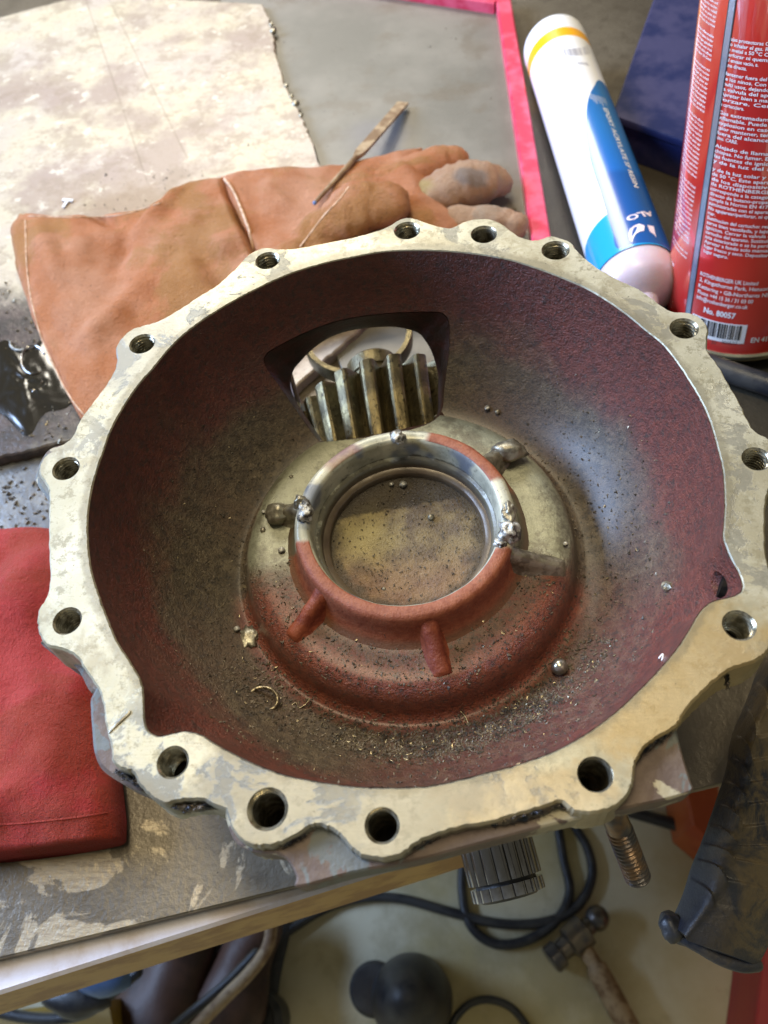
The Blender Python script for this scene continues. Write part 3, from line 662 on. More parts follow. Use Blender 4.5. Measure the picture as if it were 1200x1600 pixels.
o = g.out('recess_floor', M['recess'], H, 'all'); o.data.flip_normals() if o.data.polygons[0].normal.z < 0 else None

# ribs between hub ring and dome crest
def rib(a, b, ra, rb, mat, name='rib', za=-.0560, zb_=-.0690, label=None):
    p, q = W(*a, -.052), W(*b, -.066)
    p2 = p*(.050/np.hypot(p[0], p[1])); d = (q-p2)[:2]; q2 = q[:2]+d*.16; g = Geo(); rr = []
    L = np.linalg.norm(q2-p2[:2]); u = (q2-p2[:2])/L; n = np.array([-u[1], u[0]])
    for k in np.linspace(0, 1, 22):
        c = p2[:2]+(q2-p2[:2])*k; rad_ = float(np.hypot(c[0], c[1])); base = (zb(rad_) if rad_ > .055 else -.066)-.0015
        top = -.0505+(-.0505*0-.0135)*max(0, (k-.12)/.88)**.85; top = max(top, base+.0014*min(1, (1-k)*5)+.0004) if k < .97 else base-.0006
        fl = 1+.55*math.exp(-k*L/.004)-.25*math.exp(-(1-k)*L/.004); w1 = ra*.62*fl; w2 = ra*1.15*fl; h = top-base
        sec = [(-w2*1.35, 0), (-w2, h*.12), (-w1*1.25, h*.55), (-w1, h*.85), (-w1*.55, h*.98), (0, h), (w1*.55, h*.98), (w1, h*.85), (w1*1.25, h*.55), (w2, h*.12), (w2*1.35, 0), (0, -.001)]
        rr.append([(c[0]+n[0]*t, c[1]+n[1]*t, base+z) for t, z in sec])
    g.rings(rr, cap0=True, cap1=True); o = g.out(name, mat, H, 'all')
    bx_ = bmesh.new(); bx_.from_mesh(o.data); bmesh.ops.recalc_face_normals(bx_, faces=bx_.faces); bx_.to_mesh(o.data); bx_.free(); bump_verts(o, .0005, 160, 5)
    if label: o['label'] = label
    return o
rib((496, 925), (462, 990), .0052, .0048, M['redrib'])
rib((668, 965), (690, 1046), .0052, .0046, M['redrib'])
rib((805, 865), (872, 885), .0050, .0045, M['lump'], label='rib covered in grey metal and black oil')
rib((772, 712), (800, 697), .0055, .0060, M['lump'], label='spatter covered rib end at the upper right')
rib((468, 792), (425, 800), .0052, .0052, M['lump'], label='grey spattered rib on the left')
blob('rib_lump', tuple(W(793, 706, -.060)), .0065, M['lump'], H, (1.5, .9, .9), .35, seed=4)
blob('rib_lump', tuple(W(434, 802, -.062)), .0058, M['lump'], H, (1.2, 1, .9), .3, seed=5)
# molten beads stuck on the ring
for i, (x, y, r, sq, z) in enumerate([(621, 683, .0046, (1, 1, .7), -.0455), (477, 800, .0055, (.85, 1.25, .8), -.046), (470, 785, .0045, (1, 1, .8), -.047), (795, 832, .0062, (1, 1, .85), -.046), (795, 800, .0045, (.9, 1.3, .6), -.047), (782, 848, .0036, (1, .8, .6), -.0475)]):
    blob('weld_bead', tuple(W(x, y, z)), r, M['weld'] if i in (0, 1, 3, 5) else M['lump'], H, tuple(v*.85 for v in sq), .42, 1.7, 4, seed=i+9)
for i, (x, y, r) in enumerate([(411, 828, .0016), (440, 860, .0020), (430, 812, .0022), (412, 800, .0013), (455, 745, .0012), (884, 850, .0014), (600, 920, .001)]):
    blob('spatter_bead', tuple(W(x, y, -.066)), r, M['weld'] if i % 2 else M['lump'], H, (1, 1, .8), .15, sub=2, seed=i)

# front pad below the flange, and the boss at lower left
def arcpts(px, z): return [W(*p, z) for p in px]
zp = -.0055
padpx = [(351,1266),(353,1280),(360,1301),(370,1318),(387,1328),(410,1333),(432,1335),(446,1341),(457,1356),(463,1371),(467,1386),(550,1364),(650,1344),(750,1318),(850,1292),(930,1274),(1005,1257),(1050,1247),(1082,1236),(1080,1222),(1070,1190),(1062,1160),(1056,1136)]
pout = [p for p in catmull(arcpts(padpx, zp), 4)]
th0 = math.atan2(pout[-1][1], pout[-1][0]); th1 = math.atan2(pout[0][1], pout[0][0])
inn = []
for t in np.linspace(th0, th1, 60):
    q = float(np.interp((t+np.pi) % (2*np.pi)-np.pi, np.r_[TH, np.pi], np.r_[RI, RI[0]]))+.005; inn.append(np.array([q*math.cos(t), q*math.sin(t), zp]))
slab('front_pad', pout+inn, -.019, zp, M['pad'], H, bev=.0007, holes_=[(c, r*1.25) for c, r, cs, th in holes if not th and c[1] < 0])
bosspx = [(142,1085),(140,1110),(142,1140),(145,1172),(155,1198),(175,1215),(200,1227),(225,1233),(250,1200),(215,1120),(170,1060)]
slab('side_boss', catmull(arcpts(bosspx, -.0125), 5, True), -.034, -.0125, M['pad'], H, bev=.0015)
bosspx = [(100,1016),(72,1010),(55,985),(57,960),(75,925),(110,930),(130,1000)]
for bp in ([(70,775),(57,755),(55,735),(75,700),(110,700),(110,780),(90,800)], [(62,1000),(85,1022),(118,1042),(140,1080),(165,1080),(150,1030),(120,1000)]):
    slab('side_boss', catmull(arcpts(bp, -.014), 5, True), -.04, -.014, M['pad'], H, bev=.0015)
# chipped dark breaks along the front edge
def scar(px, w, z=-.003):
    P = [W(*p, z) for p in px]; P = catmull(P, 6)
    g = Geo(); rr = []
    for i, p in enumerate(P):
        e = math.sin(math.pi*(i+.6)/(len(P)+.2))**.5; rr.append([tuple(p+np.array([0, 1, 0])*w*e*(k/8-.5)+np.array([rng.normal(0, .0003), rng.normal(0, .0003), .0022*math.sin(math.pi*k/8)*e*(.6+.9*rng.random())-.0005])) for k in range(9)])
    g.rings(rr, closed=False); return g.out('edge_chip', M['scar'], H, 60)
scar([(755, 1288), (775, 1284), (800, 1279), (830, 1270), (850, 1264), (870, 1256), (892, 1266)], .0034)
scar([(642, 1326), (655, 1316), (672, 1308), (688, 1302)], .0032)
scar([(438, 1318), (452, 1311), (468, 1302), (482, 1293)], .0040)
scar([(262, 1256), (285, 1262), (310, 1262), (332, 1258), (345, 1262)], .0034, -.004)
scar([(995, 1188), (1008, 1172), (1027, 1157), (1050, 1141)], .0016)
scar([(180, 1205), (195, 1212), (215, 1222), (228, 1226)], .0030, -.008)
scar([(1130, 1052), (1137, 1062), (1134, 1074)], .0045, -.006)

P = [W(x, y, .00025) for x, y in [(171, 1144), (180, 1134), (190, 1124), (201, 1113)]]
o = sweep(P, [.0004, .0007, .0008, .0009], 8, .3).out('scratch_mark', M['lump'], H, 'all')
# casing under the bowl, round the pinion shaft
S_end = W(796, 1400, -.185); gtop = W(582, 540, -.080)
G0 = gtop-np.array([0, 0, .055]); ax = (S_end-G0)/np.linalg.norm(S_end-G0)
_u = Vector((0, 0, 1))-Vector(ax)*ax[2]; _u.normalize(); _s = Vector(ax).cross(_u)
g = Geo(); rr = []
for s_, q_ in ((-.034, .0610), (.10, .054), (.165, .044), (.19, .034), (.19, .038), (.165, .048), (.10, .058), (-.034, .0640)):
    rr.append([tuple(Vector(G0)+Vector(ax)*s_+(_u*math.cos(t)+_s*math.sin(t))*q_) for t in np.linspace(R(62), R(298), 40)])
g.rings(rr, closed=False, wrap=True); g.out('pinion_casing', M['pad'], H, 60)
# stud
sA, sB = W(957, 1268, -.045), W(997, 1372, -.075); sd = (sB-sA)/np.linalg.norm(sB-sA); L = np.linalg.norm(sB-sA)
sr = pxs(985, 1340, -.065, 21); P, rad = [], []
for i in range(1): P.append(sA-sd*.03); rad.append(sr*.93)
P.append(sA+sd*L*.24); rad.append(sr*.93)
k = 0; z = L*.25; pit = L*.058
while z < L*.95: P += [sA+sd*z, sA+sd*(z+pit*.3), sA+sd*(z+pit*.5), sA+sd*(z+pit*.85)]; rad += [sr*.86, sr*1.0, sr*1.0, sr*.86]; z += pit
P.append(sA+sd*L); rad.append(sr*.72)
o = sweep(P, rad, 28, caps=False).out('threaded_stud', M['stud'], H, 25)

# ------------------------------------------------------------------ pinion: gear seen through the window, splined end below
pin = empty('pinion_shaft', tuple(G0), 'oily steel pinion shaft, gear teeth in the housing window, splined end below the front edge', 'shaft')
axv = Vector(ax); upv = (Vector((0, 0, 1))-axv*axv.z).normalized(); sv = upv.cross(axv).normalized()
def axp(s, a, r): return np.array(Vector(G0)+axv*s+(upv*math.cos(a)+sv*math.sin(a))*r)
def turned(prof, n=48, cap=True):
    g = Geo(); g.rings([[tuple(axp(s, a, r)) for a in np.linspace(0, 2*math.pi, n, endpoint=False)] for s, r in prof], cap0=cap, cap1=cap); return g
turned([(-.0035, .030), (0, .0425), (.085, .0365), (.09, .02)]).out('gear_body', M['gear'], pin, 30)
turned([(-.034, .0150), (-.032, .0172), (-.022, .0175), (-.0215, .0160), (-.019, .0160), (-.0185, .0178), (-.008, .0182), (-.004, .0215), (-.003, .029)]).out('bearing_journal', M['gear'], pin, 25)
turned([(.09, .019), (.20, .0185), (float(np.linalg.norm(S_end-G0))-.012, .0180)]).out('shaft_core', M['oilsteel'], pin, 30)
NT = 19; gt = Geo(); rr = []
for s, k in ((0.0, 1), (.03, .955), (.06, .91), (.088, .86)):
    tw = -s*2.0; r0, r1 = .0415*k, .0550*k
    sec = [(-.0074, r0), (-.0060, r0+.004), (-.0047, r1-.0018), (-.0036, r1-.0003), (-.002, r1+.0002), (.002, r1+.0002), (.0036, r1-.0003), (.0047, r1-.0018), (.0060, r0+.004), (.0074, r0)]
    rr.append([(w*k, q, s, tw) for w, q in sec])
def toothv(w, q, s, tw):   # local frame: x = tangential, y = radial, z = axis
    a = tw; return (w*math.cos(a)+q*math.sin(a), -w*math.sin(a)+q*math.cos(a), s)
gt.rings([[toothv(*v) for v in r] for r in rr], cap0=True, cap1=True)
me = bpy.data.meshes.new('gear_tooth'); me.from_pydata(gt.V, [], gt.F); me.materials.append(M['gear'])
rot = Matrix((sv, upv, axv)).transposed().to_4x4()
for i in range(NT):
    t = bpy.data.objects.new('gear_tooth', me); scene.collection.objects.link(t); t.parent = pin
    t.matrix_local = rot @ Matrix.Rotation(2*math.pi*(i+.35)/NT, 4, 'Z')
SL = float(np.linalg.norm(S_end-G0)); NS = 18
gs = Geo(); ro = pxs(790, 1380, -.183, 59); r0 = ro*.82
sec = [(-.0034, r0*.96), (-.0031, ro*.945), (-.0025, ro*.975), (-.0015, ro*.995), (0, ro), (.0015, ro*.995), (.0025, ro*.975), (.0031, ro*.945), (.0034, r0*.96)]
gs.rings([[(w, q, s) for w, q in sec] for s in (SL-.12, SL-.0085)], cap0=True, cap1=True)
gs.rings([[(w, q*.985, s) for w, q in sec] for s in (SL-.0065, SL-.0005)], cap0=True, cap1=True)
me = bpy.data.meshes.new('spline'); me.from_pydata(gs.V, [], gs.F); me.polygons.foreach_set('use_smooth', [True]*len(me.polygons)); me.set_sharp_from_angle(angle=R(35)); me.materials.append(M['oilsteel'])
turned([(SL-.13, r0), (SL-.0005, r0), (SL+.001, r0*.9)]).out('spline_core', M['rubber'], pin, 30)
for i in range(NS):
    t = bpy.data.objects.new('spline', me); scene.collection.objects.link(t); t.parent = pin
    t.matrix_local = rot @ Matrix.Rotation(2*math.pi*(i+.2)/NS, 4, 'Z')
# bright bearing ring behind the gear, pale block beyond
rc = np.array(W(560, 528, -.140)); g = Geo(); rr = []
for s, r in ((-.006, .036), (-.006, .0395), (.004, .0400), (.006, .0392), (.006, .0358)):
    rr.append([tuple(Vector(rc)+Vector((math.cos(a)*r, math.sin(a)*r*1.0, s))) for a in np.linspace(0, 2*math.pi, 64, endpoint=False)])
g.rings(rr, wrap=True); o = g.out('bearing_ring', M['gear'], None, 30); tag(o, 'bright steel bearing ring glimpsed behind the gear teeth inside the window', 'bearing ring')

# ------------------------------------------------------------------ debris in the bowl
def chips(n, gen, smin, smax, mat, name, label, cat, curl=.0, rw=None):
    g = Geo()
    for i in range(n):
        p = gen()
        if p is None: continue
        s = smin+(smax-smin)*rng.random()**3
        a = Vector(rng.normal(0, 1, 3)).normalized(); b = a.orthogonal().normalized()*s*(.3+.5*rng.random()); c = a.cross(b).normalized()*s*(.2+.4*rng.random()); a = a*s
        if abs(a.z) > s*.5: a.z *= .3
        v = Vector(p); g.add([tuple(v+a), tuple(v-a*.6+b), tuple(v-a*.5-b*.7), tuple(v+c+a*.1), tuple(v-c*.6)], [(0, 1, 3), (1, 2, 3), (2, 0, 3), (1, 0, 4), (2, 1, 4), (0, 2, 4)])
    o = g.out(name, mat, None, False); return tag(o, label, cat, kind='stuff')
def inwin(p):
    return False
def on_bowl(rlo, rhi, a0, a1, lift=.0003):
    def f():
        r = rlo+(rhi-rlo)*rng.random()**.8; t = R(a0)+(R(a1)-R(a0))*rng.random()
        if 55 < math.degrees(t) % 360 < 128 and r > .078: return None
        return (r*math.cos(t), r*math.sin(t), zb(r)+lift)
    return f
def gen_mix():
    fs = [on_bowl(.088, .112, 215, 330), on_bowl(.094, .108, 250, 310), on_bowl(.086, .128, 130, 410), on_bowl(.056, .082, 190, 340)]
    w = [.34, .30, .26, .10]
    return lambda: fs[rng.choice(4, p=w)]()
chips(9000, gen_mix(), .0004, .0017, M['grit'], 'dark_grit', 'dark gritty dirt lying all over the floor of the red bowl', 'grit')
chips(1300, gen_mix(), .0005, .0017, M['chipmat'], 'metal_swarf', 'small glinting metal filings scattered over the bowl floor, thickest at the front', 'filings')
chips(1100, lambda: (lambda r, t: (r*math.cos(t), r*math.sin(t), -.0706))(.038*rng.random()**.5, rng.random()*6.283), .0003, .0012, M['grit'], 'recess_grit', 'fine dirt lying in the round recess of the hub', 'grit')
# debris on plate and bench
def onpx(x0, y0, x1, y1, z):
    def f():
        p = W(x0+(x1-x0)*rng.random(), y0+(y1-y0)*rng.random(), z); return tuple(p)
    return f
chips(260, onpx(0, 430, 130, 690, ZB+.0105), .0006, .003, M['chipmat'], 'plate_chips', 'metal chips and turnings in the oily front corner of the pale plate', 'filings')
chips(150, onpx(0, 730, 75, 850, ZB+.0006), .0004, .0034, M['grit'], 'bench_scale', 'flakes of dirt and scale on the bench between plate and red glove', 'dirt flakes')
chips(110, onpx(130, 265, 330, 335, ZB+.0105), .0006, .002, M['grit'], 'plate_dirt', 'dark crumbs on the pale plate along the upper edge of the glove', 'crumbs')
chips(60, onpx(0, 0, 420, 300, ZB+.0105), .0006, .0016, M['grit'], 'plate_specks', 'sparse dark specks over the pale plate', 'specks')
chips(70, onpx(480, 40, 1000, 330, ZB+.0045), .0006, .0016, M['grit'], 'tray_specks', 'sparse specks over the grey tray and the bench beyond', 'specks')

def curl(px, z, r, mat, label, cat, name='swarf_curl', rad=.00035, dz=.0):
    P = [W(*p, z+dz*i) for i, p in enumerate(px)]; o = sweep(catmull(P, 5), rad, 6).out(name, mat, None, 'all'); return tag(o, label, cat)
def circ(cx, cy, rx, ry, a0, a1, n=10): return [(cx+rx*math.cos(R(a)), cy+ry*math.sin(R(a))) for a in np.linspace(a0, a1, n)]
def zat(px, py): return hit(px, py)[0][2]
zc = zat(411, 1092)+.0008
curl(circ(411, 1093, 23, 19, -250, 75, 14), zc, 0, M['chipmat'], 'open dark metal ring clip lying on the bowl floor at lower left', 'ring clip', 'ring_clip', .0009)
curl([(452,1105),(462,1098),(468,1106),(478,1100),(484,1092)], zat(465,1100)+.001, 0, M['chipmat'], 'twisted brass coloured shaving to the right of the open ring clip', 'metal shaving')
curl([(622,1176),(632,1180),(644,1177)], zat(632,1178)+.0008, 0, M['chipmat'], 'pale curved shaving just inside the front rim of the bowl', 'metal shaving')
curl([(1118-84,1035),(1036,1022),(1030,1028)], zat(1034,1030)+.002, 0, M['white'], 'thin whitish curl close to the right front rim inside the bowl', 'metal shaving')
curl([(720,1112),(727,1120),(733,1133)], zat(727,1122)+.001, 0, M['chipmat'], 'straight thin shaving standing in the swarf below the dome', 'metal shaving')
curl(circ(30, 536, 14, 11, 60, 190, 8), ZB+.0115, 0, M['weld'], 'pale bent turning on the oily plate, above the oil puddle', 'metal turning', rad=.0009)
curl(circ(52, 562, 19, 22, 60, 330, 12), ZB+.0118, 0, M['oilsteel'], 'dark curled turning at the edge of the orange cuff', 'metal turning', rad=.0008)
curl([(66,596),(58,606),(50,612),(62,610),(72,600)], ZB+.0112, 0, M['oilsteel'], 'short dark turning at the right side of the oil puddle', 'metal turning', rad=.0007)
curl([(798,331),(804,327),(812,332),(818,336)], ZB+.005, 0, M['chipmat'], 'tiny bent shaving beside the red rim of the tray', 'metal shaving')
p, _ = hit(873, 1046); o = blob('steel_ball', (p[0], p[1], p[2]+.0036), .0040, M['steel'], None, (1, 1, 1), .02); tag(o, 'small round steel ball resting on the bowl floor at lower right', 'steel ball')
p, _ = hit(1043, 919); o = blob('metal_nugget', (p[0], p[1], p[2]+.0012), .0026, M['lump'], None, (1.1, 1, .8), .6, 1.8, 2, 3, False); tag(o, 'pale angular metal nugget on the right floor of the bowl', 'metal nugget')
for i, (x, y, s, lab) in enumerate([(762, 640, .0018, 'silvery bead behind the dome, leftmost of a small cluster'), (777, 645, .0016, 'dark crumb behind the dome, at the right end of a small cluster'), (371, 984, .0016, 'yellowish crumb on the left bowl floor beside a dark crusty spot')]):
    p, _ = hit(x, y); o = blob('metal_crumb', (p[0], p[1], p[2]+s*.6), s, M['weld'] if i != 1 else M['lump'], None, (1, 1, .8), .5, sub=2, seed=i); tag(o, lab, 'metal crumb')
p, _ = hit(385, 997); o = blob('crusty_spot', (p[0], p[1], p[2]), .0062, M['lump'], None, (1, 1, .22), .6, 2.5, 3, 6); tag(o, 'dark crusty lump of dirt on the left bowl floor beside the dome', 'dirt lump')
for i, (x, y, s, lab) in enumerate([(673, 808, .0018, 'small round pellet near the middle of the hub recess'), (630, 757, .0022, 'silvery pellet in the painted shade at the far side of the hub recess'), (747, 763, .0016, 'bright pellet at the right side of the hub recess'), (612, 757, .0014, 'yellowish pellet in the painted shade, left of the silvery pellet')]):
    q = W(x, y, -.0700); o = blob('metal_pellet', (q[0], q[1], -.0700), s, M['weld'] if i != 0 else M['lump'], None, (1, 1, .85), .3, sub=2, seed=i+20); tag(o, lab, 'metal pellet')
# oil sludge puddle
P = []
for k, a in enumerate(np.linspace(0, 2*math.pi, 60, endpoint=False)):
    q = W(42+62*math.cos(a)*(1+.25*math.sin(3*a+1)), 600+68*math.sin(a)*(1+.2*math.sin(5*a)), ZB+.0103); P.append(q)
g = Geo(); cen = sum(P)/len(P); rr = []
for k in np.linspace(1, .02, 16):
    rr.append([tuple(cen+(p-cen)*k+np.array([0, 0, .0014*(1-k**3)+.0009*(1-k)**.3*mnoise.noise(Vector((*((p-cen)*k*190)[:2], 2)))])) for p in P])
g.rings(rr, cap1=True); o = g.out('oil_puddle', M['oil'], None, 'all'); tag(o, 'glossy black oil puddle on the front left corner of the pale plate', 'oil puddle', kind='stuff')
# white T-shaped plastic scrap
g = Geo(); q = W(106, 313, ZB+.0112); g.box(q, .011, .0026, .0012, Matrix.Rotation(-.25, 3, 'Z')); g.box(q+np.array([-.0012, -.0056, 0]), .0024, .009, .0012, Matrix.Rotation(-.25, 3, 'Z'))
o = g.out('plastic_scrap', M['white'], None, False); tag(o, 'small white T-shaped plastic scrap on the pale plate above the glove cuff', 'plastic scrap')

# ------------------------------------------------------------------ gloves
def pillow(name, stations, z0, Hh, mat, parent, nu=60, nv=44, wr=.0025, wsc=28, seed=0, edge=.0025, folds=()):
    """closed flattened body: each station is (A, mid, B) in pixels across the piece"""
    S = []
    for k in range(3): S.append(catmull([(*st[k], 0) for st in stations], 10))
    S = np.array(S)[:, :, :2]; n = S.shape[1]; us = np.linspace(0, n-1, nu)
    Hs = np.interp(us/(n-1), np.linspace(0, 1, len(stations)), [st[3] if len(st) > 3 else Hh for st in stations])
    g = Geo(); rr = []
    for ui, u in enumerate(us):
        i = min(int(u), n-2); f = u-i; A, Mi, Bp = [S[k, i]*(1-f)+S[k, i+1]*f for k in range(3)]; ring = []
        h = Hs[ui]; e = min(1, (ui+.4)/2.2, (nu-1-ui+.4)/2.2); h = edge*2+(h-edge*2)*e**.6
        for j in range(2*nv):
            ph = math.pi*j/nv; t = (1-math.cos(ph))/2
            q = A*(1-t)**2+(2*Mi-.5*A-.5*Bp)*2*t*(1-t)*1.0+Bp*t*t
            top = math.sin(ph) > 0; s = abs(math.sin(ph))**.55
            z = z0+edge+(h-edge)*s if top else z0+edge-edge*s
            w = W(q[0], q[1], z0+h*.5)
            if top:
                d = mnoise.noise(Vector((w[0]*wsc, w[1]*wsc, seed)))+.5*mnoise.noise(Vector((w[0]*wsc*2.4, w[1]*wsc*2.4, seed+5)))
                for (fx, fy, gx, gy, am, wd) in folds:
                    a_, b_ = W(fx, fy, z0), W(gx, gy, z0); ab = b_-a_; tt = max(0, min(1, float((w-a_)@ab/(ab@ab)))); dd = np.linalg.norm((w-a_-ab*tt)[:2]); d += am*math.exp(-(dd/wd)**2)*math.sin(math.pi*min(1, max(0, .1+.9*tt)))**.5
                z += wr*d*s
            ring.append((w[0], w[1], z))
        rr.append(ring)
    g.rings(rr, cap0=True, cap1=True); return g.out(name, mat, parent, 'all')
gz = ZB+.0105
glove = empty('work_glove', tuple(W(350, 380, gz)), 'long orange-pink suede welding glove with stained fingers, lying behind the casting', 'glove', 'welding gloves')
pillow('cuff', [((31,333),(36,450),(128,658),.012), ((60,332),(85,470),(160,650),.020), ((110,333),(140,480),(205,645),.022), ((165,330),(200,470),(260,620),.017), ((215,326),(250,460),(330,600),.020), ((265,300),(300,430),(390,560),.028), ((310,283),(350,400),(430,540),.030), ((350,274),(388,380),(470,520),.030)], gz, .022, M['suede'], glove, wr=.0062, wsc=26, seed=1,
       folds=((140,338,200,376,-2.4,.006), (310,310,205,405,1.8,.009), (150,560,270,430,1.3,.010), (70,380,110,470,1.5,.010), (330,430,380,500,-1.2,.010), (90,520,150,600,-1.1,.009), (230,360,180,460,-1.2,.008)))
pillow('palm', [((345,274),(385,380),(468,520),.030), ((390,267),(425,370),(520,500),.030), ((440,262),(470,360),(560,480),.031), ((500,257),(540,350),(620,470),.030), ((560,250),(610,340),(680,450),.030), ((620,236),(650,310),(730,420),.026), ((660,232),(680,300),(750,400),.016)], gz, .028, M['suede'], glove, wr=.0046, wsc=30, seed=4,
       folds=((560,262,520,330,-1.2,.010), (420,290,440,380,.8,.012)))
zd = ZB+.004
def finger(name, px, z, mat, seed, flat=.75, label=None, wsc=70, wr=.0014, n=24):
    P = [W(x, y, z if np.isscalar(z) else z[i]) for i, (x, y, r) in enumerate(px)]; rad = [pxs(x, y, ZB+.02, r) for x, y, r in px]
    PR = catmull([(*p, r) for p, r in zip(P, rad)], 14)
    g = sweep([p[:3] for p in PR], [p[3] for p in PR], n, flat); o = g.out(name, mat, glove, 'all'); bump_verts(o, wr, wsc, seed); bump_verts(o, wr*.4, wsc*2.6, seed+3)
    if label: o['label'] = label
    return o
finger('finger', [(575,300,34), (635,281,38), (684,260,36), (706,254,29)], ZB+.020, M['suede'], 1)
finger('finger', [(648,312,27), (682,304,36), (722,291,41), (756,284,38), (770,283,30)], [ZB+.020, ZB+.024, ZB+.025, ZB+.023, ZB+.021], M['suede2'], 2, label='stubby glove finger with a grey smear and a yellow stain', wr=.0022)
finger('finger', [(625,368,26), (672,358,31), (725,350,32), (778,351,31), (800,353,25)], ZB+.017, M['suede2'], 3, label='lowest visible glove finger, greyed and creased', wr=.0022)
finger('thumb', [(440,418,34), (480,385,34), (520,350,42), (560,328,50), (595,322,44)], [ZB+.040, ZB+.044, ZB+.046, ZB+.048, ZB+.048], M['suede'], 7, .55, wsc=38, wr=.0035, n=32)
def seam(px, z, r=.0011, name='seam', par=None, m='thread'):
    P = [W(x, y, zz) for (x, y), zz in zip(px, z)]; return sweep(catmull(P, 6), r, 8).out(name, M[m], par or glove, 'all')
def surfz(obj, px, py, lift=.0006):
    # height of the glove surface under that pixel
    d = Vector(ray(px, py)); off = Vector(obj.matrix_world.translation) if False else Vector(obj.location)
    o_ = obj; off = Vector((0, 0, 0))
    while o_: off += Vector(o_.location); o_ = o_.parent
    ok, loc, nn, _ = obj.ray_cast(Vector(CAM)-off, d.normalized())
    return np.array(loc+off+nn*lift) if ok else None
bpy.context.view_layer.update()
def seam_on(objs, px, r, m='thread', name='seam', par=None):
    P = []
    for x, y in [p[:2] for p in catmull([(*p, 0) for p in px], 6)]:
        best = None
        for ob in objs:
            q = surfz(ob, x, y, r*.4)
            if q is not None and (best is None or np.linalg.norm(q-CAM) < np.linalg.norm(best-CAM)): best = q
        if best is not None: P.append(best)
    if len(P) > 3: return sweep(P, r, 8).out(name, M[m], par or glove, 'all')
G_ = {c.name: c for c in glove.children}
cuff_, palm_, thumb_ = G_['cuff'], G_['palm'], G_['thumb']
seam_on([cuff_, palm_], [(352,280),(368,305),(380,335),(390,362),(397,388),(402,410)], .0013)
seam_on([thumb_, palm_], [(470,385),(490,358),(508,335),(530,312),(545,292)], .0010)
seam_on([cuff_], [(40,345),(43,420),(52,480),(75,555),(110,620),(135,652)], .0007)
seam_on([cuff_], [(45,338),(120,340),(190,336),(250,318)], .0006)
z_ = ZB+.0022
redg = empty('work_glove', tuple(W(40, 1100, ZB)), 'red suede welding glove cuff with a stitched hem, lying left of the casting', 'glove', 'welding gloves')
rc_ = pillow('cuff', [((-160,830),(-30,835),(130,825),.020), ((-160,900),(-30,890),(140,880),.030), ((-160,1000),(-20,985),(150,975),.036), ((-160,1100),(0,1090),(160,1080),.040), ((-160,1200),(5,1195),(172,1190),.043), ((-160,1290),(10,1285),(182,1275),.040), ((-160,1352),(15,1342),(186,1318),.030)], ZB+.0006, .036, M['redsuede'], redg, wr=.0070, wsc=26, seed=9, edge=.006,
    folds=((20,870,10,960,-1.6,.012), (60,900,120,1000,.8,.02), (40,1080,60,1260,-.7,.015)))
bpy.context.view_layer.update()
seam_on([rc_], [(-20,1290),(30,1287),(80,1282),(130,1276),(168,1270)], .0007, 'redsuede', par=redg)

# thin steel pick on the glove
pk = empty('steel_pick', tuple(W(560, 240, ZB+.03)), 'thin brown steel scriber with a flat tang, lying across the glove and the tray', 'scriber')
pa, pb, pc = W(492, 317, ZB+.048), W(556, 246, ZB+.034), W(631, 160, ZB+.0085)
sweep([pa, pa*.5+pb*.5, pb], [.0017, .0021, .0026], 12).out('shank', M['handle'], pk, 'all')
u = (pc-pb)/np.linalg.norm(pc-pb); g = Geo(); sd_ = np.cross(u, [0, 0, 1]); sd_ /= np.linalg.norm(sd_); up_ = np.cross(sd_, u)
rr = []
for k, w, h in ((0, .0020, .0020), (.10, .0048, .0016), (.2, .0050, .0014), (1, .0056, .0012)):
    c = pb+(pc-pb)*k-u*.002; rr.append([tuple(c+sd_*w*a+up_*h*b) for a, b in ((-1, -1), (1, -1), (1, 1), (-1, 1))])
g.rings(rr, cap0=True, cap1=True); g.out('flat_tang', M['handle'], pk, False)
blob('tip', tuple(pa), .0019, M['bluep'], pk, (1, 1, 1), .05, sub=2)

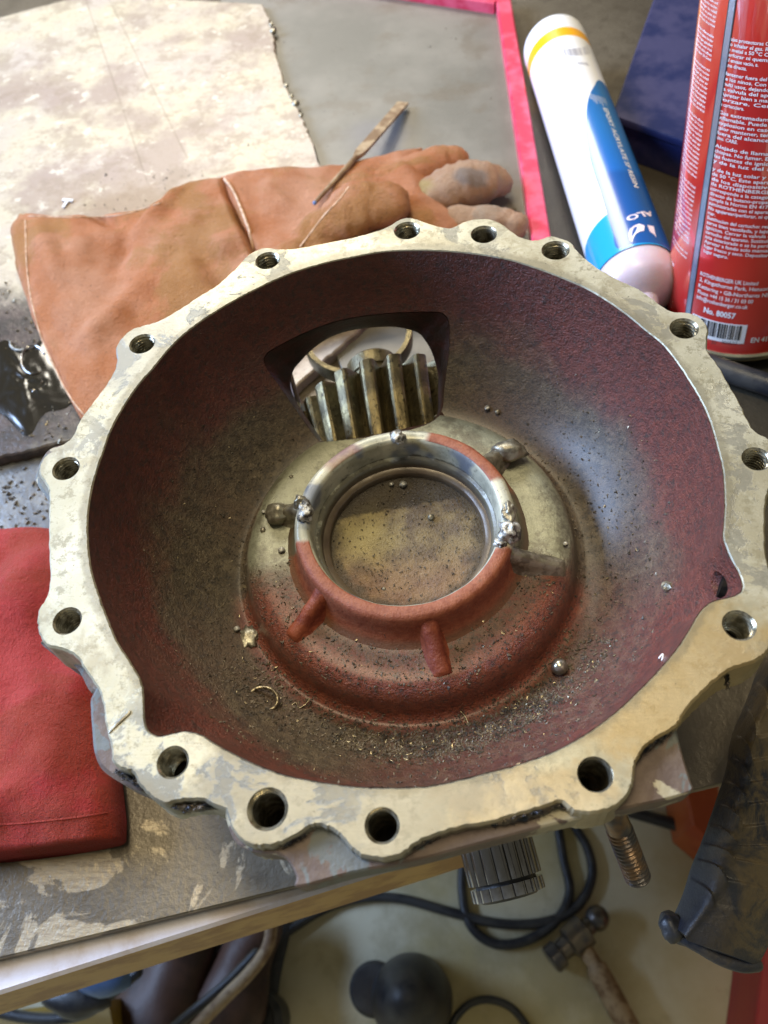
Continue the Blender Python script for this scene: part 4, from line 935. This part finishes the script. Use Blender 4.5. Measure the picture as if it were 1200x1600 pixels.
# ------------------------------------------------------------------ printed lettering helper
def text_geo(s, size, font_w=0.0):
    cu = bpy.data.curves.new('t', 'FONT'); cu.body = s; cu.size = size; cu.resolution_u = 2; cu.offset = font_w; cu.align_x = 'LEFT'
    ob = bpy.data.objects.new('t', cu); scene.collection.objects.link(ob); bpy.context.view_layer.update()
    me = bpy.data.meshes.new_from_object(ob.evaluated_get(bpy.context.evaluated_depsgraph_get()))
    V = [tuple(v.co) for v in me.vertices]; F = [tuple(p.vertices) for p in me.polygons]
    bpy.data.objects.remove(ob); bpy.data.curves.remove(cu); bpy.data.meshes.remove(me); return V, F
def cyl_frame(base, axis, ref):
    a = Vector(axis).normalized(); f = Vector(ref); f = (f-a*f.dot(a)).normalized(); s = a.cross(f).normalized(); return a, f, s
class Cyl:
    """cylinder with base, axis; u = arc length from the reference direction, v = height"""
    def __init__(s, base, axis, ref, r): s.b = Vector(base); s.a, s.f, s.s = cyl_frame(base, axis, ref); s.r = r
    def p(s, u, v, lift=0.0):
        t = u/s.r; return tuple(s.b+s.a*v+(s.f*math.cos(t)+s.s*math.sin(t))*(s.r+lift))
    def hit(s, px, py):
        d = Vector(ray(px, py)); o = Vector(CAM)-s.b; dd = d-s.a*d.dot(s.a); oo = o-s.a*o.dot(s.a)
        A, B_, C_ = dd.dot(dd), 2*dd.dot(oo), oo.dot(oo)-s.r**2; D = B_*B_-4*A*C_
        if D < 0: return None
        q = o+d*((-B_-math.sqrt(D))/(2*A)); rad = q-s.a*q.dot(s.a); return math.atan2(rad.dot(s.s), rad.dot(s.f))*s.r, q.dot(s.a)
    def rect(s, g, u0, u1, v0, v1, lift):
        n = max(1, int(abs(u1-u0)/.002)); m = max(1, int(abs(v1-v0)/.01))
        g.rings([[s.p(u0+(u1-u0)*i/n, v0+(v1-v0)*j/m, lift) for i in range(n+1)] for j in range(m+1)], closed=False); return g
    def text(s, g, txt, size, u, v, lift=.0002, w=0.0, rot=0, fit=None):
        V, F = text_geo(txt, size, w)
        if not V: return
        k = 1.0
        if fit: x1 = max(p[0] for p in V); k = fit/x1
        c, n = math.cos(rot), math.sin(rot)
        g.add([s.p(u+(x*k*c-y*n), v+(x*k*n+y*c), lift) for x, y, _ in V], F)

# ------------------------------------------------------------------ red gas canister
RC = .0535
cb = W(1152.6, 489.3, ZB+.004)
axis = np.array([-.0777, .1468, .986]); axis /= np.linalg.norm(axis)
ref = CAM-cb
can = Cyl(cb, axis, ref, RC)
canE = empty('gas_canister', tuple(cb), 'tall glossy red gas canister covered in white print, standing at the right edge', 'gas canister')
def cylprof(cy, prof, n=96, cap=True):
    g = Geo(); g.rings([[tuple(cy.b+cy.a*z+(cy.f*math.cos(t)+cy.s*math.sin(t))*r) for t in np.linspace(0, 2*math.pi, n, endpoint=False)] for r, z in prof], cap0=cap, cap1=cap); return g
mr = Mat('red_canister_paint'); M['canred'] = mr.done(mr.mix(mr.step(mr.noise(18, 3, .5), .4, .6), (.66, .035, .022), (.60, .03, .025)), .24, 0, mr.bump(mr.noise(30, 2, .5), .05, .001), .6, Coat_Weight=1.0, Coat_Roughness=.04, Coat_IOR=2.4)
M['canrim'] = simple('canister_rim_steel', (.70, .64, .42), (.5, .45, .3), 60, .22, .85)
M['print'] = simple('white_print', (.86, .84, .82), (.80, .78, .76), 60, .4)
M['inkblack'] = simple('black_print', (.03, .03, .04), (.05, .05, .05), 60, .4)
HC = .27
cylprof(can, [(RC-.006, .0), (RC, .0012), (RC, HC), (RC-.003, HC+.004), (RC-.02, HC+.022), (.014, HC+.032), (.013, HC+.045)]).out('can_body', M['canred'], canE, 30)
cylprof(can, [(RC-.008, -.0019), (RC+.0004, -.0018), (RC+.0016, -.0002), (RC+.0016, .0028), (RC+.0004, .0042), (RC-.002, .0044)]).out('bottom_rim', M['canrim'], canE, 40)
g = Geo(); us = can.hit(1078, 470)[0]; can.rect(g, us-.0019, us+.0019, .0045, HC, .00035); M['seam'] = simple('bare_seam', (.32, .42, .55), (.45, .52, .6), 40, .25, .7)
g.out('side_seam', M['seam'], canE, 'all')
g = Geo(); can.rect(g, us-.0026, us-.0019, .0045, HC, .0003); can.rect(g, us+.0019, us+.0026, .0045, HC, .0003); g.out('seam_edge', M['inkblack'], canE, 'all')
# right column: the address block, number, barcode
def line(px, py, txt, size_px, g, w=0.0, fit_px=None, x2=None):
    h = can.hit(px, py); h2 = can.hit(px, py-size_px*.72)
    if not h or not h2: return
    size = (h2[1]-h[1])/.70; fit = None
    if fit_px: hh = can.hit(fit_px, py-1); fit = (hh[0]-h[0]) if hh else None
    can.text(g, txt, size, h[0], h[1], w=w*size, fit=fit)
g = Geo()
for (x, y, t, f) in [(1094, 429, 'ROTHENBERGER UK Limited', 1188), (1093, 438, '2, Kingsthorne Park, Henson Way', 1226), (1091, 447.5, 'Kettering \u2022 GB-Northants NN16 8PX', 1236), (1090, 457, 'Phone +44 15 36 / 31 03 00', 1180), (1088, 465, 'info@rothenberger.co.uk', 1172)]:
    line(x, y, t, 8.5, g, .012, f)
g.out('address_print', M['print'], canE, False)
g = Geo(); line(1099, 487, 'No. 80057', 12, g, .03, 1151); g.out('number_print', M['print'], canE, False)
g = Geo(); line(1172, 535, 'EN 417', 10, g, .03, 1204); g.out('norm_print', M['print'], canE, False)
g = Geo(); h0 = can.hit(1083, 489); h1 = can.hit(1162, 537); can.rect(g, h0[0], h1[0], h1[1], h0[1], .0002); g.out('barcode_panel', M['print'], canE, 'all')
g = Geo(); u0 = h0[0]+.0015; u1 = h1[0]-.0035; u = u0; vb = can.hit(1125, 528)[1]
while u < u1:
    w = rng.choice([.0004, .0007, .0011, .0015]); can.rect(g, u, min(u+w, u1), vb, h0[1]-.0008, .0004); u += w+rng.choice([.0004, .0006, .0010])
line(1111, 536, '21', 7, g, 0, 1118); line(1127, 536, '800577', 7, g, 0, 1152)
g.out('barcode_bars', M['inkblack'], canE, False)
para = ['agujas protectoras CUIDADO', 'No inhalar el gas. Recipiente', 'de metal a 50 \u00b0C CARE. No', 'perforar ni quemar TEST', 'del envase vacio, a.', 'llama directa.', None,
 'Mantener fuera del alcance', 'de los ninos. Con valvula', 'multi usos, dejando al ser', 'la valvula del aparato', 'Apretar bien a mano del', 'forzare. Cerrar', 'la cartucciera.', None,
 'Gas extremadamente', 'inflamable. Puede usar', 'explosion en caso de', 'calor mantener, tenerlo', 'fuera del alcance del', 'nino. CARE.', None, 'Alejado de llamas o', 'chispas. No fumar. Evite', 'las fuentes de ignicion', 'y de la luz del sol', None,
 'y de la luz solar y no', 'de 50 \u00b0C. Este aparato', 'de los dispositivos', 'de ROTHENBERGER', 'corresponde a la categoria', 'directo de butano-propano', 'cumple la Norma EN 417. S', 'suministradas con el aparato', 'No agujerear/perforar, ni que', 'mar.', 'Sustitucion del cartucho: reali', 'zarse bien ventilada, y lejos', 'ignicion. Cerrar la valvula d', 'cartucho del aparato. Sustituir', 'esta deteriorado o se ha perdi', 'Apretar a fondo solo manual', 'lugar fresco y seco. Depositar', 'lugar seguro.']
g = Geo(); y = 393.0; i = len(para)-1
while i >= 0 and y > -25:
    t = para[i]; x = 1099+(395-y)*.112
    if t is None: y -= 5; i -= 1; continue
    full = not t.endswith('.') or len(t) > 20
    line(x, y, t, 7.2+(395-y)*.0028, g, .014, (x+104) if full else None); y -= 7.35+(395-y)*.0028; i -= 1
g.out('instruction_print', M['print'], canE, False)
# left column, narrower lines in groups
g = Geo(); words = ['warnung nicht rauchen', 'vor sonne schutzen und', 'nicht uber 50 Grad', 'gebrauch nicht offnen', 'behalter steht unter druck', 'nur in gut geluftet', 'bereich halten kinder', 'danger inflammable', 'tenir hors de portee', 'ne pas percer ni bruler', 'utiliser en plein air', 'proteger du soleil']
y = 377.0; i = 0; grp = [2, 13, 13, 10, 6, 9, 12]; gi = 0; c = 0
while y > -25:
    x = 1052+(377-y)*.118
    hL = can.hit(x, y); x2 = 1079+(377-y)*.122
    line(x, y, words[i % 12], 7.0, g, .010, x2-2); y -= 7.0; i += 1; c += 1
    if gi < len(grp) and c >= grp[gi]: y -= 9; c = 0; gi += 1
g.out('warning_print', M['print'], canE, False)
g = Geo()
for k, t in enumerate(['D GB', 'F I', 'E NL', 'CZ H', 'PL T']): line(1049-k*1.5, 408+k*10, t, 8, g, .02)
g.out('language_print', M['print'], canE, False)

# ------------------------------------------------------------------ resin cartridge
RT = .0300
c_far = W(868, 78, ZB+RT); c_near = W(992, 432, ZB+RT)
axt = (c_near-c_far); LT = np.linalg.norm(axt); axt /= LT
ct = Cyl(c_far, axt, (0, 0, 1), RT)     # u = 0 on top, v from the far end towards the viewer
ctE = empty('resin_cartridge', tuple(c_far-np.array([0, 0, RT])), 'white and blue resin cartridge with orange band, lying on the bench beside the red rim', 'cartridge')
def cart_mat():
    m = Mat('cartridge_print'); uv = m.n.new('ShaderNodeUVMap'); sp = m.n.new('ShaderNodeSeparateXYZ'); m.link(uv.outputs[0], sp.inputs[0]); u, v = sp.outputs[0], sp.outputs[1]
    sgn = 1.0
    # boundary of the blue field as a curve of v
    fc = m.n.new('ShaderNodeFloatCurve'); cv = fc.mapping.curves[0]; cv.points[0].location = (0, .98); cv.points[1].location = (1, .98)
    for a, b in CURVE: cv.points.new(a, b)
    fc.mapping.update(); m.link(v, fc.inputs['Value'])
    blue = m.math('GREATER_THAN', u, fc.outputs[0])
    bcol = m.ramp(v, [(0, (.02, .14, .36)), (.55, (.015, .15, .42)), (.72, (.010, .13, .45)), (.74, (.008, .09, .33)), (1, (.008, .08, .30))])
    lb = m.math('GREATER_THAN', m.math('SUBTRACT', v, m.math('MULTIPLY', m.math('ABSOLUTE', m.math('SUBTRACT', u, .5)), .12)), .858)
    c = m.mix(blue, (.84, .84, .85), bcol)
    cy = m.math('MULTIPLY', lb, m.math('SUBTRACT', 1.0, blue)); c = m.mix(cy, c, (.01, .30, .62))
    band = m.math('MULTIPLY', m.math('GREATER_THAN', v, .055), m.math('LESS_THAN', v, .102)); c = m.mix(band, c, (.90, .42, .01))
    return m.done(c, .28, 0, None, .5, Coat_Weight=.3, Coat_Roughness=.1)
def uof(px, py): h = ct.hit(px, py); return (h[0]/RT/(2*math.pi)+.5, h[1]/LT)
raw = [uof(*p) for p in [(937,125),(928,135),(920,152),(916,175),(915,205),(920,240),(928,270),(938,300),(950,340),(957,362)]]
sg = 1 if uof(935, 250)[0] > uof(880, 250)[0] else -1
CURVE = [(min(.999, max(.001, v)), (u if sg > 0 else 1-u)) for u, v in raw]
CURVE = sorted(CURVE); v0 = CURVE[0][0]; CURVE = [(v0-.012, .98)]+CURVE+[(min(.99, CURVE[-1][0]+.15), CURVE[-1][1])]
def cylmesh(cy, v0, v1, r, mat, name, par, n=128, m=64):
    V, F, UV = [], [], []
    for j in range(m+1):
        for i in range(n+1):
            t = (i/n-.5)*2*math.pi; V.append(cy.p(t*cy.r, v0+(v1-v0)*j/m, r-cy.r)); UV.append((i/n if sg > 0 else 1-i/n, j/m))
    for j in range(m):
        for i in range(n): a = j*(n+1)+i; F.append((a, a+1, a+n+2, a+n+1) if True else 0)
    me = bpy.data.meshes.new(name); me.from_pydata(V, [], F); uvl = me.uv_layers.new(name='UVMap')
    for lp in me.loops: uvl.data[lp.index].uv = UV[lp.vertex_index]
    bb = bmesh.new(); bb.from_mesh(me); bmesh.ops.remove_doubles(bb, verts=bb.verts, dist=1e-6); bmesh.ops.recalc_face_normals(bb, faces=bb.faces); bb.to_mesh(me); bb.free()
    return link(name, me, mat, par, 'all')
cylmesh(ct, 0, LT, RT, cart_mat(), 'tube', ctE)
M['capwhite'] = simple('translucent_cap', (.85, .85, .86), (.8, .8, .82), 40, .3)
M['cappink'] = simple('pinkish_end_cap', (.62, .52, .56), (.56, .46, .50), 30, .3, 0, Subsurface_Weight=.2)
cylprof(ct, [(RT*.80, -.0105), (RT*.93, -.0095), (RT*.985, -.006), (RT+.0002, 0), (RT-.001, .001)], 64).out('end_cap', M['capwhite'], ctE, 60)
cylprof(ct, [(RT-.001, LT-.001), (RT*.98, LT+.004), (RT*.98, LT+.008), (RT*.92, LT+.016), (RT*.78, LT+.022), (RT*.5, LT+.026), (.010, LT+.028), (.009, LT+.036), (.006, LT+.037)], 64).out('nose_cap', M['cappink'], ctE, 60)
def ctext(px, py, px2, py2, txt, size_px, mat, name, w=0.0, flip=False):
    """text baseline from pixel 1 to pixel 2 on the tube"""
    a, b = ct.hit(px, py), ct.hit(px2, py2)
    if not a or not b: return
    V, F = text_geo(txt, 1.0, w); x1 = max(p[0] for p in V); du, dv = b[0]-a[0], b[1]-a[1]; Lr = math.hypot(du, dv); k = Lr/x1; ex = (du/Lr, dv/Lr)
    ey = (-ex[1], ex[0]); hs = pxs(px, py, ZB+.04, size_px)
    Gt = Geo(); Gt.add([ct.p(a[0]+x*k*ex[0]+y*hs*ey[0], a[1]+x*k*ex[1]+y*hs*ey[1], .0002) for x, y, _ in V], F); Gt.out(name, mat, ctE, False)
M['printpink'] = simple('pale_print', (.80, .74, .80), (.72, .66, .74), 50, .4)
M['greyink'] = simple('grey_print', (.35, .35, .42), (.3, .3, .36), 50, .4)
ctext(942, 168, 991, 292, 'EPOXY ACRYLATE SF RESIN', 11, M['print'], 'resin_print', .01)
ctext(919, 99, 885, 101, '300 ml', 10, M['greyink'], 'volume_print', .01)
ctext(998, 334, 977, 340, 'OL', 16, M['printpink'], 'letter_print', .03) if False else None
ctext(1016, 331, 976, 341, 'ALO', 15, M['printpink'], 'brand_print', .03)
g = Geo()
for k in range(16):
    a, b = ct.hit(880+k*3.0, 89-k*.3), ct.hit(882+k*3.0, 74+k*.3)
    if a and b: w = .0004*rng.choice([1, 2, 3]); ct.rect(g, a[0], a[0]+w, min(a[1], b[1]), max(a[1], b[1]), .0003)
g.out('barcode_bars', M['greyink'], ctE, False)
g = Geo()
for k in range(8):
    for j in range(3+k % 3):
        a = ct.hit(922+k*3.2+j*1.0, 147+j*3.0+k*1.0)
        if a: ct.rect(g, a[0], a[0]+.0006, a[1], a[1]+.0018, .0003)
g.out('small_print', M['print'], ctE, False)
# crescent mark and the square below the lettering
g = Geo(); c0 = ct.hit(997, 367)
cres = []
for t in np.linspace(-100, 100, 15): cres.append((1.0*math.cos(R(t)), 1.0*math.sin(R(t))))
for t in np.linspace(88, -88, 13): cres.append((.80*math.cos(R(t))-.18, .92*math.sin(R(t))))
ac = [(992,352),(984,358),(982,366),(984,376),(988,379),(990,372),(993,366),(1000,362),(1006,361),(1007,353),(999,350)]
pts = [ct.hit(*p) for p in ac]; g.add([ct.p(u, v, .0003) for u, v in pts], [tuple(range(len(pts)))])
ac = [(1011,352),(1015,362),(1022,367),(1025,372),(1021,354)]; pts = [ct.hit(*p) for p in ac]
if all(pts): g.add([ct.p(u, v, .0003) for u, v in pts], [tuple(range(len(pts)))])
g.out('crescent_print', M['printpink'], ctE, False)

# ------------------------------------------------------------------ black ribbed rubber piece over the bench corner
zr_ = -.10
sl = empty('rubber_gaiter', tuple(W(1150, 1250, ZB)), 'dusty black ribbed rubber gaiter hanging over the bench edge at lower right', 'rubber gaiter')
Lf = [(1192,1030),(1172,1085),(1146,1150),(1135,1205),(1118,1260),(1100,1310),(1084,1350),(1068,1400),(1046,1448)]
Rt = [(1330,1040),(1325,1100),(1310,1160),(1300,1210),(1280,1270),(1262,1330),(1240,1390),(1215,1450),(1184,1510)]
Md = [(1225,1035),(1205,1090),(1178,1155),(1172,1210),(1166,1262),(1155,1315),(1143,1350),(1120,1410),(1075,1470)]
zz = [-.125,-.128,-.132,-.136,-.140,-.145,-.150,-.156,-.162]
Pl = catmull([W(*p, z) for p, z in zip(Lf, zz)], 40); Pm = catmull([W(*p, z+.018) for p, z in zip(Md, zz)], 40); Pr = catmull([W(*p, z) for p, z in zip(Rt, zz)], 40)
g = Geo(); rr = []; nn = len(Pl)
for i in range(nn):
    f = i/(nn-1); top, bot = [], []
    # overlapping chevron folds
    for j in range(40):
        t = j/39
        q = (Pl[i]*(1-t)*(1-t)+2*(2*Pm[i]-.0*Pl[i]-.5*Pl[i]-.5*Pr[i])*.5*2*t*(1-t)*.5+Pr[i]*t*t) if False else None
        if t < .45: s = t/.45; q = Pl[i]*(1-s)+Pm[i]*s; q = q+np.array([0, 0, .008*math.sin(math.pi*s)])
        else: s = (t-.45)/.55; q = Pm[i]*(1-s)+Pr[i]*s; q = q+np.array([0, 0, .004*math.sin(math.pi*s)])
        ph = (f*12.5-(t/.45)*1.0 if t < .45 else f*12.5-1.0+(t-.45)*.8); w = ph-math.floor(ph)
        amp = (.0030*min(1, t*6+.15) if t < .45 else .0010)
        if f > .80: amp *= max(0, 1-(f-.80)*9)
        q = q+np.array([0, 0, amp*((1-w)**1.6*min(1, w*7))*2-amp*.4])
        q = q+np.array([0, 0, .0025*mnoise.noise(Vector(q*45))])
        top.append(tuple(q))
    for j in range(39, -1, -1):
        q = np.array(top[j]); bot.append((q[0], q[1], q[2]-.004-.020*math.sin(math.pi*j/39)))
    rr.append(top+bot)
g.rings(rr, cap0=True, cap1=True); g.out('gaiter_body', M['dusty'], sl, 50)
rim = [W(1046,1448,-.160), W(1062,1462,-.156), W(1090,1478,-.155), W(1125,1498,-.157), W(1158,1509,-.16), W(1182,1508,-.163)]
sweep(catmull(rim, 6), .0030, 12).out('hem_roll', M['dusty'], sl, 'all')
blob('end_knob', tuple(W(1050, 1448, -.155)), .0060, M['rubber'], sl, (1, 1.2, .8), .3, seed=3)
g = Geo(); q = W(1140, 1405, -.128)
pts = [W(*p, -.1225) for p in [(1122,1420),(1135,1398),(1152,1385),(1157,1440),(1126,1436)]]
blob('blue_stain', tuple(W(1140, 1415, -.146)), .013, M['bluep'], sl, (.8, 1.2, .22), .2, seed=2) if False else None

# ------------------------------------------------------------------ things on the workshop floor
def cable(px, wpx, name, label, mat='rubber', zoff=None, cat='cable'):
    P = []
    for i, p in enumerate(px):
        zo = p[2] if len(p) > 2 else 0; P.append(W(p[0], p[1], ZF+.008+zo))
    r = pxs(px[0][0], px[0][1], ZF, wpx/2); o = sweep(catmull(P, 8), r, 12).out(name, M[mat], None, 'all'); return tag(o, label, cat)
cable([(300,1590),(345,1545),(385,1505),(430,1470),(500,1424),(560,1404),(625,1404),(700,1424),(780,1443),(855,1440),(903,1415),(925,1370),(918,1325),(895,1285),(880,1240)], 15, 'black_cable', 'long black cable sweeping over the floor from the boots to behind the splined shaft')
cable([(725,1320),(722,1390),(735,1445),(772,1474),(822,1470),(868,1440),(890,1395),(880,1340),(872,1290),(868,1240)], 14, 'black_cable', 'tighter black cable loop round the end of the splined shaft')
cable([(985,1268,.02),(1040,1284,.02),(1105,1302,.02),(1200,1320,.02)], 19, 'black_cable', 'black cable running right from the threaded stud to the gaiter')
cable([(700,1620),(712,1590),(735,1568),(765,1562),(800,1575),(830,1612)], 12, 'black_cable', 'short arc of black cable at the bottom edge beside the rubber dome')
cable([(-40,1570,.20),(30,1588,.20),(90,1592,.20),(140,1580,.20),(175,1552,.20),(215,1520,.20)], 14, 'black_cable', 'black cable under the beam at the bottom left corner')
cable([(425,1440,.16),(418,1480,.16),(390,1520,.16),(350,1560,.16),(300,1612,.16)], 17, 'olive_hose', 'worn olive hose over the brown boots', 'handle', cat='hose')
cable([(235,1640,.15),(290,1590,.15),(350,1540,.15),(400,1490,.15)], 14, 'black_cable', 'straight black cable across the brown boots')
# ball-peen hammer
hm = empty('ball_peen_hammer', tuple(W(900, 1462, ZF)), 'ball-peen hammer with a dark steel head and a rusty flaked shaft', 'hammer')
zh = ZF+.025
a, b = W(862, 1500, zh), W(938, 1430, zh); c_ = W(905, 1462, zh); u = (b-a)/np.linalg.norm(b-a); k = pxs(900, 1460, zh, 1)
M['hsteel'] = simple('dark_hammer_steel', (.10, .10, .11), (.20, .17, .13), 40, .35, .8, 150, .4, .001)
sweep([a-u*.002, a, a+u*16*k, a+u*19*k, a+u*34*k, a+u*38*k, a+u*70*k, a+u*74*k, a+u*82*k], [18*k, 21*k, 21*k, 15*k, 16*k, 24*k, 24*k, 14*k, 13*k], 28, caps=False).out('head', M['hsteel'], hm, 35)
blob('ball_face', tuple(a+u*96*k), 19*k, M['hsteel'], hm, amp=.02)
hp2 = [W(905, 1470, zh), W(925, 1500, zh), W(950, 1545, zh), W(990, 1620, zh)]
sweep(catmull(hp2, 6), [12*k]*8+[17*k]*11, 16).out('shaft', M['handle'], hm, 'all')
g = sweep([c_-np.array([0, 0, .022]), c_+np.array([0, 0, .024])], 20*k, 20, caps=False); g.out('eye_boss', M['hsteel'], hm, 40)
# black rubber dome
dm = empty('rubber_dome', tuple(W(640, 1570, ZF)), 'large shiny black rubber dome standing on the floor at the bottom edge', 'rubber dome')
k = pxs(640, 1560, ZF+.10, 1); dc = W(640, 1560, ZF+.06)
g = Geo(); rr = []
for t in np.linspace(0, 88, 16): r = 68*k*math.cos(R(t)); rr.append([(dc[0]+r*math.cos(a), dc[1]+r*1.0*math.sin(a), dc[2]-.05+.115*math.sin(R(t))) for a in np.linspace(0, 2*math.pi, 48, endpoint=False)])
rr = [[(p[0], p[1], ZF+.0005) for p in rr[0]]]+rr; g.rings(rr, cap1=True); g.out('dome', M['rubber'], dm, 'all')
g = Geo(); q = W(585, 1545, ZF+.03); revolve([(40*k, 0), (42*k, .006), (42*k, .03), (36*k, .036), (.001, .037)], 40, (q[0], q[1], ZF+.001)).out('side_lobe', M['rubber'], dm, 30)
q = W(405, 1596, ZF+.04); o = revolve([(42*k, 0), (44*k, .02), (42*k, .05), (30*k, .055), (26*k, .048), (.001, .046)], 48, (q[0], q[1], ZF+.001)).out('rubber_cup', M['rubber'], None, 30); tag(o, 'low round black rubber cup at the bottom edge beside the brown boots', 'rubber cup')
# boots, glimpsed under the beam
def boot(px, z0, hh, seed, label):
    e = empty('leather_boot', tuple(W(px[1][0], px[1][1], ZF)), label, 'boot', 'brown boots under the bench')
    P = [W(x, y, ZF+z0) for x, y, r in px]; rad = [pxs(x, y, ZF+z0, r) for x, y, r in px]
    PR = catmull([(*p, r) for p, r in zip(P, rad)], 6); o = sweep([p[:3] for p in PR], [p[3] for p in PR], 32, .8).out('upper', M['leather'], e, 'all'); bump_verts(o, .006, 14, seed)
    sp_ = [np.array([p[0], p[1], ZF+.012]) for p in PR]; o2 = sweep([p[:3] for p in sp_], [p[3]*1.06 for p in PR], 32, .18).out('sole', M['rubber'], e, 'all')
    return e
boot([(400,1445,40), (385,1490,44), (370,1530,52), (355,1570,60)], .07, .1, 2, 'reddish brown leather boot behind the olive hose, the right one of the pair')
boot([(290,1470,50), (270,1530,62), (240,1590,74), (225,1650,74)], .08, .1, 5, 'dark brown leather boot under the beam, the left one of the pair')
g = Geo(); q = W(163, 1545, ZF+.2)
o = blob('blue_canister_lid', tuple(W(160, 1532, ZF+.26)), pxs(160, 1532, ZF+.26, 38), M['bluep'], None, (1.2, .6, .5), .15, seed=4); tag(o, 'pale blue plastic lid peeking out below the beam at lower left', 'plastic lid')
o = blob('dark_shoe', tuple(W(120, 1562, ZF+.24)), pxs(120, 1562, ZF+.24, 42), M['rubber'], None, (1.3, .6, .5), .15, seed=6); tag(o, 'black rubber shoe toe below the beam, in front of the pale blue lid', 'shoe')
e = empty('yellow_crate', tuple(W(80, 1640, ZF)), 'yellow plastic crate glimpsed at the bottom left corner', 'crate')
P = [W(-160, 1600, ZF+.16), W(165, 1560, ZF+.16), W(178, 1640, ZF+.16), W(-160, 1700, ZF+.16)]
slab('crate_body', P, ZF+.001, ZF+.15, M['yellow'], e, bev=.004)
# cabinets at right
def cabinet(name, P, zt_, mat, label):
    e = empty(name, (float(P[0][0]), float(P[0][1]), ZF), label, 'cabinet')
    slab('cabinet_body', P, ZF+.002, zt_, mat, e, bev=.004)
    slab('cabinet_lid', [c+(p-c)*1.01 for c in [sum(P)/len(P)] for p in P], zt_+.0005, zt_+.006, mat, e, bev=.002)
za = ZF+.12
cabinet('orange_cabinet', [W(1066,1215,za), W(1120,1215,za), W(1128,1330,za), W(1082,1292,za)], za, M['orangered'], 'orange-red metal cabinet seen between the bench edge and the gaiter')
cabinet('crimson_cabinet', [W(1212,1310,za), W(1330,1330,za), W(1330,1660,za), W(1172,1660,za)], za, M['crimson'], 'crimson metal cabinet below the gaiter at the lower right corner')
